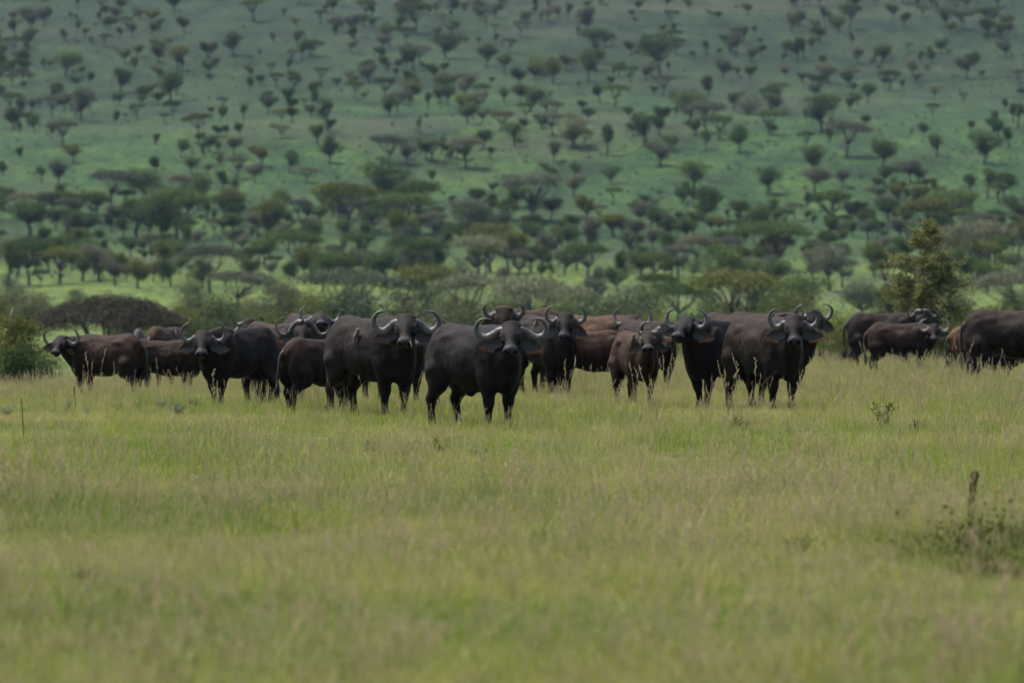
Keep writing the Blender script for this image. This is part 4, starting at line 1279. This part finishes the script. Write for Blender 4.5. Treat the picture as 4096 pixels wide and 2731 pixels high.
def near_trees():
    # wide flat-crowned thorn tree, several leaning stems
    X, Y, Z = at(440, 240)
    H = CAM_H - (1176 - HY) / F_PX * 240 - Z
    rng = np.random.default_rng(4)
    W = 600 * 240 / F_PX
    n = 900
    q = np.sqrt(rng.random(n)); a = rng.uniform(0, 6.28, n)
    z = H - 1.15 * q ** 2.0 - (0.08 + 0.62 * rng.random(n)) * (1 - .5 * q) + 0.10 * (vnoise(np.stack([np.cos(a) * q * 4, np.sin(a) * q * 4, 0 * a], 1), 2) - .5)
    C = np.stack([np.cos(a) * q * W / 2, np.sin(a) * q * W / 2, z], 1)
    C = C[vnoise(C * 1.6, 3) > 0.27]
    P = np.repeat(C, 34, axis=0) + rng.normal(0, 1, (len(C) * 34, 3)) * np.array([.17, .17, .085])
    V, F = leaf_cards(rng, P, 0.10, 0.4)
    tint = (rng.random(len(F)) < 0.06 + 0.4 * (P[:, 2] > H - 0.22)).astype(int)
    crown = mesh_np("crown", V, F, mats=(M_LEAF['umber'], M_LEAF['olive']), mat_idx=tint)
    g = Geo()
    for k in range(7):
        az = k * 0.9 + rng.normal(0, .2); b = np.array([rng.normal(0, .16), rng.normal(0, .16), -.2])
        e = C[rng.integers(len(C))] * np.array([.55, .55, 1]) ; e = np.array([math.cos(az) * W * .24, math.sin(az) * W * .24, H - .75])
        g.tube(spline([b, (b + e) / 2 * np.array([.75, .75, .95]), e], 7), np.linspace(.10, .05, 7), 7)
        for m_ in range(5):
            e2 = C[rng.integers(len(C))]
            if np.linalg.norm(e2[:2] - e[:2]) > 1.7: e2 = e + (e2 - e) * .5
            g.tube(spline([e, (e + e2) / 2 + rng.normal(0, .08, 3), e2], 5), np.linspace(.045, .012, 5), 5)
    root = obj("umbrella_thorn_tree", None, None, (X, Y, Z))
    obj("trunk", g.mesh("trunk", (M_BARK,), True), root); obj("crown", crown, root)
    tag(root, "wide flat-crowned grey thorn tree behind the leftmost buffalo", "tree")

    def single(name, label, px, d, ytop, wpx, shape, colour, leaf, clumps, per, seed, gap=.3, cat="bush", bark=None, stems=None, spread=None):
        X, Y, Z = at(px, d)
        H = CAM_H - (ytop - HY) / F_PX * d - Z
        t, c = make_tree(seed, shape, H, wpx * d / F_PX, leaf, clumps, per, colour, bark=bark, gap=gap, stems=stems, spread=spread)
        o = place_tree(name, (t, c), X, Y, Z, H, 1.0, seed, H)
        tag(o, label, cat)
        return o
    single("leafy_bush", "tall olive leafy bush at the left edge of the field", 40, 168, 1200, 300, 'cone', 'olive', 0.075, 330, 40, 61, .25, bark=M_BARK_PALE)
    single("leafy_bush", "dark low bush under the tall olive bush at left edge", 120, 160, 1370, 260, 'bush', 'dark', 0.075, 220, 40, 62, .25)
    single("round_bush", "yellow-green domed bush right of the pale-horned buffalo", 3330, 290, 1192, 400, 'bush', 'yellow', 0.12, 260, 34, 63, .28)
    single("round_bush", "olive domed bush just left of the leafy lone tree", 3470, 310, 1215, 300, 'bush', 'olive', 0.12, 220, 34, 64, .28)
    single("round_bush", "yellow-orange bush behind the buffalo cut off at right", 4040, 270, 1172, 420, 'bush', 'yellow', 0.12, 260, 34, 65, .28)
    single("round_bush", "dull olive bush between the lone tree and the right edge", 3830, 300, 1225, 240, 'bush', 'olive', 0.12, 200, 30, 66, .28)
    # leafy lone tree on the right: leader with drooping side branches
    X, Y, Z = at(3700, 147)
    H = CAM_H - (893 - HY) / F_PX * 147 - Z
    rng = np.random.default_rng(12)
    g = Geo(); P = []
    px2m = 147 / F_PX
    lead = spline([(0, 0, -.1), (0.02, 0, H * .3), (-.12, .05, H * .6), (0.02, 0, H * .85), (.10, 0, H * .99)], 16)
    g.tube(lead, np.linspace(.075, .012, 16), 8)
    prof = [(0.06, .85), (.15, 1.25), (.3, 1.45), (.48, 1.42), (.6, 1.15), (.7, .85), (.8, .62), (.9, .46), (1.0, .16)]
    for k in range(190):
        t = .06 + .94 * rng.random()
        while rng.random() > (np.interp(t, *zip(*prof)) / 1.45) ** 1.3 + .06: t = .06 + .94 * rng.random()
        b = np.array([np.interp(t, np.linspace(0, 1, 16), lead[:, i]) for i in range(3)])
        az = rng.uniform(0, 6.28)
        rmax = 0.76 * np.interp(t, *zip(*prof)) * (1.18 if math.cos(az) > 0.2 and t < .6 else 0.9)
        L_ = rmax * rng.uniform(.55, 1.12)
        e = b + np.array([math.cos(az) * L_, math.sin(az) * L_, L_ * rng.uniform(-.22, .62) + (.12 if t > .7 else 0)])
        m_ = (b + e) / 2 + np.array([0, 0, .10 * L_])
        pts = spline([b, m_, e], 8)
        g.tube(pts, np.linspace(.018, .005, 8), 4)
        for c_ in range(int(9 + L_ * 13)):
            tt = rng.uniform(.28, 1.0)
            c = np.array([np.interp(tt, np.linspace(0, 1, 8), pts[:, i]) for i in range(3)]) + rng.normal(0, .055, 3)
            hang = rng.random() < .35
            n = 8
            q = c + rng.normal(0, .032, (n, 3)); 
            if hang: q[:, 2] -= rng.uniform(0, .10, n)
            P.append(q)
    P = np.concatenate(P)
    V, F = leaf_cards(rng, P, 0.058)
    root = obj("leafy_tree", None, None, (X, Y, Z))
    obj("trunk", g.mesh("trunk", (M_BARK_PALE,), True), root)
    tint = (rng.random(len(F)) < 0.3).astype(int)
    obj("crown", mesh_np("crown", V, F, mats=(M_LEAF['fresh'], M_LEAF['olive']), mat_idx=tint), root)
    tag(root, "leafy lone tree with pale stem behind the right-hand buffalo", "tree")
    # grey termite mound behind the leftmost buffalo
    X, Y, Z = at(560, 205)
    th, ph = np.meshgrid(np.linspace(0, np.pi / 2, 14), np.linspace(0, 2 * np.pi, 26, endpoint=False), indexing='ij')
    pr = np.stack([np.sin(th) * np.cos(ph) * .34, np.sin(th) * np.sin(ph) * .34, np.cos(th) ** .8 * 1.05], -1).reshape(-1, 3)
    pr *= (0.85 + 0.3 * vnoise(pr * 5 + 3, 4))[:, None]; pr[:, 2] -= .05
    i2, j2 = np.meshgrid(np.arange(13), np.arange(26), indexing='ij')
    qq = np.stack([i2 * 26 + j2, (i2 + 1) * 26 + j2, (i2 + 1) * 26 + (j2 + 1) % 26, i2 * 26 + (j2 + 1) % 26], -1).reshape(-1, 4)
    ztop = CAM_H - (1318 - HY) / F_PX * 205
    o = obj("termite_mound", mesh_np("termite_mound", pr, qq, smooth=True, mats=(mat_plain("grey_earth", (0.055, 0.05, 0.046), .95, .3, 6),)), None, (X, Y, Z))
    o.scale = (1.3, 1.3, (ztop - Z) / 1.0)
    tag(o, "grey termite mound behind the rump of the leftmost buffalo", "mound")
near_trees()
# ------------------------------------------------------------------ the herd
B = buffalo
# --- left part
B(245, 111, 118, "leftmost buffalo, brown rump towards us, head turned back to the camera", head_to=18, horns='up', brown=.95, scale=.90, seed=11, anchor='head', elev=30, pitch=38, ginger=.3, tail_swing=-.6, legs=(.05, -.04, -.05, .1), neck_len=.50)
B(672, 113, -92, "brown buffalo standing broadside, its head hidden by the second horned face", head_to=-95, anchor='body', horns='young', brown=1.0, scale=.79, seed=12, elev=5, pitch=60, legs=(.08, -.1, .1, -.08))
B(672, 122, -158, "buffalo of which only the greyish back shows above the broadside brown one", head_to=-160, anchor='body', horns='young', brown=.8, scale=.96, seed=13, elev=0, pitch=65, tan=.15)
B(812, 93, 41, "black buffalo with high curved horns, second horned face from the left", head_to=2, horns='up', brown=.22, scale=.92, head_size=1.14, seed=14, elev=30, ginger=.35, legs=(.06, -.1, .05, -.1))
B(995, 103, 40, "buffalo showing only horn tips and hairy poll over a black back", head_to=4, horns='young', brown=.5, scale=.96, seed=15, elev=56, pitch=56, ginger=.5)
B(1213, 97, -36, "thick-bossed buffalo with wide grey horns, its muzzle hidden behind a back", head_to=3, horns='boss', brown=.75, scale=1.0, seed=16, elev=45, pitch=44, ginger=.8, legs=(.0, .1, -.1, .05))
B(1278, 112, -20, "buffalo raising its nose right behind the thick-bossed one", head_to=-6, horns='lyre', brown=.6, scale=1.07, seed=17, elev=46, head_size=1.1, pitch=14, ginger=.6, roll=0)
B(1296, 88.5, -130, "grey-brown young buffalo seen from behind, tail raised off its rump", head_to=-120, anchor='body', horns='young', brown=.9, scale=.82, seed=18, elev=-5, pitch=60, tail_swing=.8, legs=(.05, -.08, .1, -.06))
# --- centre
B(1626, 85.5, -37, "big dark cow chewing grass, wide horns, small bird on her flank", head_to=3, horns='sweep', brown=.28, scale=1.08, head_size=1.12, seed=19, elev=44, ginger=.15, legs=(.05, -.06, .1, -.06), fat=1.04, neck_len=.46)
B(1672, 97, -30, "buffalo almost hidden behind the big dark cow, one pale horn showing", head_to=-3, horns='sweep', brown=.8, scale=1.0, seed=20, elev=36, pitch=45, ginger=.9)
B(2046, 81.5, -36, "foremost slate-black buffalo with wide curling horns and ragged ears", head_to=2, horns='wide', brown=.14, scale=1.07, seed=21, elev=43, ginger=.75, sheath=True, legs=(.02, -.05, .14, -.08), neck_len=.46)
B(2016, 107, 30, "buffalo with an orange-brown back, horns rising behind the foremost one", head_to=4, horns='lyre', brown=.9, scale=1.10, head_size=1.14, seed=22, elev=46, pitch=58, tan=.35)
B(2262, 104, -26, "slim-faced dark buffalo with hooked horns right of the foremost one", head_to=5, horns='up', brown=.35, scale=1.04, seed=23, elev=48, pitch=46, ginger=.6, legs=(.1, -.05, .0, .1), ear_droop=28)
B(2375, 105, -97, "rusty brown young buffalo standing broadside with short spike horns", head_to=-115, anchor='body', horns='spike', brown=1.0, tan=.3, scale=.84, seed=24, elev=-8, pitch=45, calf=.3, legs=(.1, -.1, -.05, .1))
B(2530, 110, -62, "tan buffalo lifting its muzzle to the left, ginger ear", head_to=22, horns='lyre', brown=.9, tan=.55, scale=1.03, seed=25, elev=40, pitch=20, ginger=1.0)
B(2668, 103, -28, "dark-backed buffalo behind the horn-budded calf, horn curving over it", head_to=8, horns='sweep', brown=.55, scale=.95, seed=26, elev=32, pitch=62, ginger=.8)
B(2590, 92.5, -16, "horn-budded brown calf with small pale horns and birds at its cheek", head_to=0, horns='bud', brown=1.0, tan=.30, calf=1.0, scale=.86, seed=27, elev=44, pitch=30, ginger=.35, group="cape buffalo of the standing herd", name="buffalo_calf", cat="calf", legs=(.1, -.05, -.12, .12), hump=.8, fat=.74, head_size=1.04, length=.82)
B(2748, 91.5, 42, "ginger-eared black buffalo with upright horns, nose turned to the left", head_to=24, horns='up', brown=.16, scale=1.02, seed=28, elev=46, pitch=28, ginger=1.0, legs=(.1, -.1, .05, -.1))
# --- right part
B(3176, 89.5, -28, "pale-horned dark brown buffalo with bright ginger ear fringes", head_to=1, horns='lyre', brown=.48, scale=1.06, seed=29, elev=41, pitch=40, ginger=1.0, legs=(.02, -.08, .14, -.06), neck_len=.46)
B(3146, 101, -50, "buffalo behind the pale-horned one, brown back and horn tips only", head_to=-20, horns='young', brown=.95, scale=1.05, seed=30, elev=36, pitch=62)
B(3256, 106, -58, "buffalo looking out right of the pale-horned one, one ear hanging", head_to=-14, horns='up', brown=.5, scale=1.06, seed=31, elev=46, pitch=52, ginger=.3)
B(2925, 106, 150, "buffalo showing only a low brown back between two dark ones", head_to=150, anchor='body', horns='young', brown=.9, scale=.95, seed=32, elev=-10, pitch=60)
B(3690, 141, -82, "dark buffalo with a heavy boss, farthest back under the lone tree", head_to=4, horns='drop', brown=.3, scale=1.03, head_size=1.16, seed=33, elev=44, pitch=50, ginger=.3, legs=(.05, -.1, -.1, .12), neck_len=.48, coarse=.03, fine=.015)
B(3736, 136, -84, "brown buffalo with upright pale horns in front of the heavy-bossed one", head_to=4, horns='up', pale=True, brown=1.0, scale=.87, seed=34, elev=34, pitch=44, ginger=.7, legs=(.08, -.06, -.1, .1), coarse=.03, fine=.015)
B(3795, 130, -112, "tan calf rump beside the buffalo cut off at right", head_to=-115, anchor='tail', horns='spike', brown=1.0, tan=1.0, calf=.7, scale=.83, seed=35, elev=10, name="buffalo_calf", cat="calf", hump=.8, fat=.85)
B(3868, 121, -78, "large buffalo cut off by the right edge, tail hanging beside its rump", head_to=-80, anchor='tail', horns='up', brown=.45, scale=1.12, seed=36, elev=0, pitch=50, tail_swing=.3, legs=(.05, -.1, -.12, .1), fat=1.06)
B(3975, 124.5, -100, "small dark calf nursing behind the buffalo cut off at right", head_to=-60, anchor='body', horns='bud', brown=.5, calf=1.0, scale=.58, seed=37, elev=5, pitch=10, name="buffalo_calf", cat="calf", hump=.8)
# ------------------------------------------------------------------ herbs, sticks, flower
M_BUSHL = mat_grass("dull_olive_bush_leaves", [(0.2, (0.036, 0.046, 0.013)), (0.8, (0.075, 0.080, 0.026))], (0.14, 0.13, 0.05), 0.4)
def herbs():
    grey = [leafy_clump(800 + k, 260, .20, .24, .030, M_HERB, 14) for k in range(3)]
    dark = [leafy_clump(820 + k, 220, .20, .30, .036, M_SHRUB, 12) for k in range(3)]
    spots = [(25, 1672, 95, 'g', "grey-green herb clump at the left edge below the leftmost buffalo"),
             (268, 1655, 100, 'g', "grey-green herb clump below the head of the leftmost buffalo"),
             (345, 1662, 80, 'g', "grey-green herb below the forelegs of the leftmost buffalo"),
             (470, 1648, 75, 'g', "small pale herb below the belly of the leftmost buffalo"),
             (545, 1642, 70, 'g', "small pale herb below the hind legs of the leftmost buffalo"),
             (636, 1648, 105, 'g', "round grey-green herb clump below the brown broadside buffalo"),
             (712, 1672, 130, 'g', "broad blue-green herb clump left of the high-horned black buffalo"),
             (790, 1645, 100, 'g', "blue-green herb clump touching the forelegs of the high-horned black buffalo"),
             (3530, 1722, 160, 'd', "leafy green shrublet in the open grass right of the pale-horned buffalo"),
             (2975, 1742, 120, 'd', "low dark herb in front of the pale-horned buffalo's hind feet"),
             (3668, 1752, 110, 'd', "small green herb right of the leafy shrublet"),
             (1770, 1850, 140, 'd', "olive herb patch in the grass below the foremost buffalo's hind feet"),
             (1925, 1862, 120, 'd', "olive herb patch in the grass below the foremost buffalo's forefeet"),
             (1480, 1835, 110, 'd', "olive herb patch in the grass below the big dark cow"),
             (4062, 1870, 90, 'd', "dark green herb by the right edge, behind the orange flower"),
             (330, 2380, 190, 'd', "blurred dark herb in the lower left of the grass"),
             (3190, 2275, 190, 'd', "blurred dark herb in the foreground left of the stake"),
             (2560, 2225, 120, 'd', "small blurred herb low in the middle of the grass")]
    rng = np.random.default_rng(41)
    for k, (x, y, w, c, lab) in enumerate(spots):
        h = hit(x, y, 25, 200)
        me = (grey if c == 'g' else dark)[k % 3]
        s = w * h[1] / F_PX / 0.42
        o = obj("herb_clump", me, None, h, rng.uniform(0, 6.28), s)
        tag(o, lab, "herb", "herb clumps in the grass")
    # dark bushy patch in the foreground, with a stake standing in it
    spots = [(3930, 2290, 470, "dark leafy bush at the foot of the stake, front right"), (4060, 2255, 430, "dark bush by the right edge behind the stake's bush"),
             (3740, 2265, 300, "dull twiggy bush left of the stake"), (3985, 2335, 300, "darkest low bush right of the stake, nearest the camera")]
    def grassy(seed):
        r_ = np.random.default_rng(seed); g = Geo()
        V, F = blades(r_, 520, .17, .10, .36, .012, .55, .7); g.add(V, F)
        c = np.stack([r_.normal(0, .17, 900), r_.normal(0, .17, 900), np.abs(r_.normal(.12, .08, 900))], 1)
        V, F = leaf_cards(r_, c, .026); g.add(V, F)
        me = g.mesh("low_bush", (M_BUSHL,)); color_attr(me, "blade", np.zeros((len(me.vertices), 3)))
        return me
    big = [grassy(850), grassy(851)]
    for k, (x, y, w, lab) in enumerate(spots):
        h = hit(x, y, 25, 200)
        o = obj("low_bush", big[k % 2], None, h, k * 1.3, w * h[1] / F_PX / 0.62)
        tag(o, lab, "bush", "low bushes in the foreground")

def stick(name, px0, py0, px1, py1, r, label, knots, seed, depth=None):
    h = hit(px0, py0, 25, 200)
    d = h[1]
    top = np.array([(px1 - px0) / F_PX * d, rng_s.normal(0, .01), (py0 - py1) / F_PX * d])
    rng = np.random.default_rng(seed)
    n = 14
    pts = spline([(0, 0, -.12), top * .33 + rng.normal(0, .004, 3), top * .7 + rng.normal(0, .004, 3), top], n)
    rad_ = np.linspace(r * 1.1, r * .8, n) * (1 + rng.normal(0, .08, n))
    rad_[-2] *= 1.25
    g = Geo(); g.tube(pts, rad_, 9)
    for k in range(knots):
        i = int(rng.integers(4, n - 1)); dv = np.array([rng.normal(), rng.normal(), .6]); dv /= np.linalg.norm(dv)
        g.tube([pts[i], pts[i] + dv * r * 2.0, pts[i] + dv * r * 3.2], [r * .5, r * .35, r * .15], 6)
    o = obj(name, g.mesh(name, (M_STICK,), True), None, h)
    tag(o, label, "stick")
M_STICK = mat_plain("weathered_dark_wood", (0.036, 0.019, 0.012), 0.9, 0.4, 12, 0.08)
rng_s = np.random.default_rng(2)
herbs()
stick("stake", 3864, 2200, 3902, 1885, 0.034, "dark brown wooden stake leaning in the bush, front right", 0, 3)
stick("dead_stalk", 96, 1755, 84, 1590, 0.006, "thin dead stalk upright in the grass at far left", 5, 4)
stick("dead_stalk", 302, 1640, 296, 1545, 0.008, "short thin dead stalk near the muzzle of the leftmost buffalo", 2, 6)

def flower():
    h = hit(3990, 2035, 25, 200)
    d = h[1]
    H = (2035 - 1962) / F_PX * d
    root = obj("orange_flower", None, None, h)
    g = Geo(); g.tube(spline([(0, 0, -.02), (.01, 0, H * .5), (0, 0, H)], 6), np.linspace(.004, .003, 6), 5)
    obj("stem", g.mesh("stem", (M_SHRUB,), True), root)
    color_attr(root.children[0].data, "blade", np.zeros((len(root.children[0].data.vertices), 3)))
    mp = mat_plain("orange_petal", (0.62, 0.13, 0.02), .5, .2, 30)
    for k in range(6):
        a = k * math.pi / 3
        dv = np.array([math.cos(a), math.sin(a), .55]); sv = np.array([-math.sin(a), math.cos(a), 0])
        P = [np.array([0, 0, H]), np.array([0, 0, H]) + dv * .016 + sv * .011, np.array([0, 0, H]) + dv * .034, np.array([0, 0, H]) + dv * .016 - sv * .011]
        obj("petal", mesh_np("petal", P, [(0, 1, 2, 3)], mats=(mp,)), root)
    tag(root, "tiny orange flower in the grass right of the stake", "flower")
flower()

# ------------------------------------------------------------------ oxpeckers on the buffalo
M_BIRD = mat_plain("oxpecker_brown", (0.085, 0.062, 0.045), .7, .3, 60)
M_BIRD_W = mat_plain("oxpecker_wing", (0.048, 0.036, 0.028), .7, .3, 60)
M_BIRD_B = mat_plain("oxpecker_belly", (0.30, 0.21, 0.105), .7, .25, 60)
M_BILL = mat_plain("orange_red_bill", (0.62, 0.16, 0.03), .35, .1, 60)

def bird_parts():
    S = SDF()
    S.ell((0, 0, .030), (.062, .030, .031), .02)
    S.ell((.062, 0, .052), (.026, .021, .021), .025)
    S.cone((.03, 0, .036), (.06, 0, .05), .026, .02, .02)
    S.cone((-.03, 0, .028), (-.075, 0, .022), .022, .010, .02)
    lo, hi = S.bounds(); lo += .03; hi -= .03
    ax = [np.arange(lo[i], hi[i], .0055) for i in range(3)]
    V, Q = surface_nets(S.field(ax), ax)
    cz = V[Q].mean(1)
    mi = ((cz[:, 2] < .026) & (cz[:, 0] < .05)).astype(int)
    body = mesh_np("body", V, Q, smooth=True, mats=(M_BIRD, M_BIRD_B), mat_idx=mi)
    wings = []
    for s in (1, -1):
        W = SDF(); W.ell((-.012, .027 * s, .038), (.062, .008, .022), .01, roty(rad(-8)))
        W.cone((-.03, .024 * s, .034), (-.085, .010 * s, .026), .012, .005, .012)
        l2, h2 = W.bounds(); l2 += .04; h2 -= .04
        ax = [np.arange(l2[i], h2[i], .005) for i in range(3)]
        V, Q = surface_nets(W.field(ax), ax)
        wings.append(mesh_np("wing", V, Q, smooth=True, mats=(M_BIRD_W,)))
    t = np.array([(-.06, .008, .024), (-.06, -.008, .024), (-.135, -.016, .012), (-.135, .016, .012)])
    tail = mesh_np("tail", np.concatenate([t, t - (0, 0, .005)]), [(0, 1, 2, 3), (7, 6, 5, 4), (0, 4, 5, 1), (1, 5, 6, 2), (2, 6, 7, 3), (3, 7, 4, 0)], mats=(M_BIRD_W,))
    g = Geo(); g.tube([(.080, 0, .053), (.092, 0, .050), (.106, 0, .045)], [.008, .006, .0015], 7)
    bill = g.mesh("bill", (M_BILL,), True)
    eye = []
    for s in (1, -1):
        g = Geo(); g.tube([(.068, .017 * s, .058), (.068, .0205 * s, .058), (.068, .022 * s, .058)], [.0045, .004, .001], 7); eye.append(g.mesh("eye", (M_EYE,), True))
    legs = []
    for s in (1, -1):
        g = Geo(); g.tube([(.005, .012 * s, .01), (.008, .014 * s, -.008), (.018, .015 * s, -.014)], [.004, .003, .0025], 5); legs.append(g.mesh("leg", (M_BIRD_W,), True))
    return body, wings, tail, bill, eye, legs
BIRD = bird_parts()

def oxpecker(px, py, tilt, label, size=1.0):
    """tilt: direction of the bird's length in the picture plane, degrees from the image's right, counter-clockwise"""
    bpy.context.view_layer.update()
    dirv = Vector(((px - CX) / F_PX, 1.0, -(py - HY) / F_PX)).normalized()
    best = None
    for r_ in [o for o in bpy.data.objects if o.parent is None and o.name.split(".")[0] in ("cape_buffalo", "buffalo_calf")]:
        b = next(c for c in r_.children if c.name.startswith("body"))
        mi = b.matrix_world.inverted()
        o_ = mi @ Vector((0, 0, CAM_H)); d_ = (mi.to_3x3() @ dirv).normalized()
        ok, loc, nrm, _ = b.ray_cast(o_, d_)
        if ok:
            w = b.matrix_world @ loc
            if best is None or w.y < best[0].y: best = (w, (b.matrix_world.to_3x3() @ nrm).normalized())
    if best is None: return
    p, n = best
    t = rad(tilt)
    f = Vector((math.cos(t), 0.0, math.sin(t)))
    f = (f - n * f.dot(n)).normalized()
    l = n.cross(f).normalized()
    M = Matrix(((f.x, l.x, n.x, p.x + n.x * .012), (f.y, l.y, n.y, p.y + n.y * .012), (f.z, l.z, n.z, p.z + n.z * .012), (0, 0, 0, 1)))
    root = bpy.data.objects.new("oxpecker", None); COL.objects.link(root)
    root.matrix_world = M @ Matrix.Scale(size, 4); root.empty_display_size = .05
    body, wings, tail, bill, eye, legs = BIRD
    obj("body", body, root); obj("tail", tail, root); obj("bill", bill, root)
    for w in wings: obj("wing", w, root)
    for e in eye: obj("eye", e, root)
    for e in legs: obj("leg", e, root)
    tag(root, label, "bird", "oxpeckers riding on the buffalo")

oxpecker(1434, 1345, 68, "small brown bird clinging upright to the big dark cow's flank", 1.08)
oxpecker(938, 1330, 50, "orange-billed bird on the back of the high-horned black buffalo", 1.0)
oxpecker(2150, 1296, 100, "bird with a yellow bill beside the foremost buffalo's right-hand horn", .9)
oxpecker(2540, 1362, 62, "long-tailed bird on the calf's shoulder, left of its face", 1.05)
oxpecker(2566, 1372, 95, "bird hanging beneath the cheek of the horn-budded calf", .8)
oxpecker(700, 1338, 80, "tiny bird on the greyish back behind the broadside brown buffalo", .9)

# a stem of grass hanging from a mouth
def mouth_stem(px, py0, py1, d, label):
    X = (px - CX) / F_PX * d
    z0 = CAM_H - (py0 - HY) / F_PX * d; z1 = CAM_H - (py1 - HY) / F_PX * d
    g = Geo(); g.tube(spline([(-.02, .05, z0 - z1 + .03), (0, 0, (z0 - z1) * .7), (.012, -.015, (z0 - z1) * .35), (.004, -.01, 0)], 8), np.linspace(.006, .002, 8), 5)
    me = g.mesh("grass_stem", (M_STRAW,), True)
    color_attr(me, "blade", np.zeros((len(me.vertices), 3)))
    tag(obj("grass_stem", me, None, (X, d, z1)), label, "grass stem")
mouth_stem(1645, 1372, 1392, 84.55, "chewed grass stem hanging from the big dark cow's mouth")
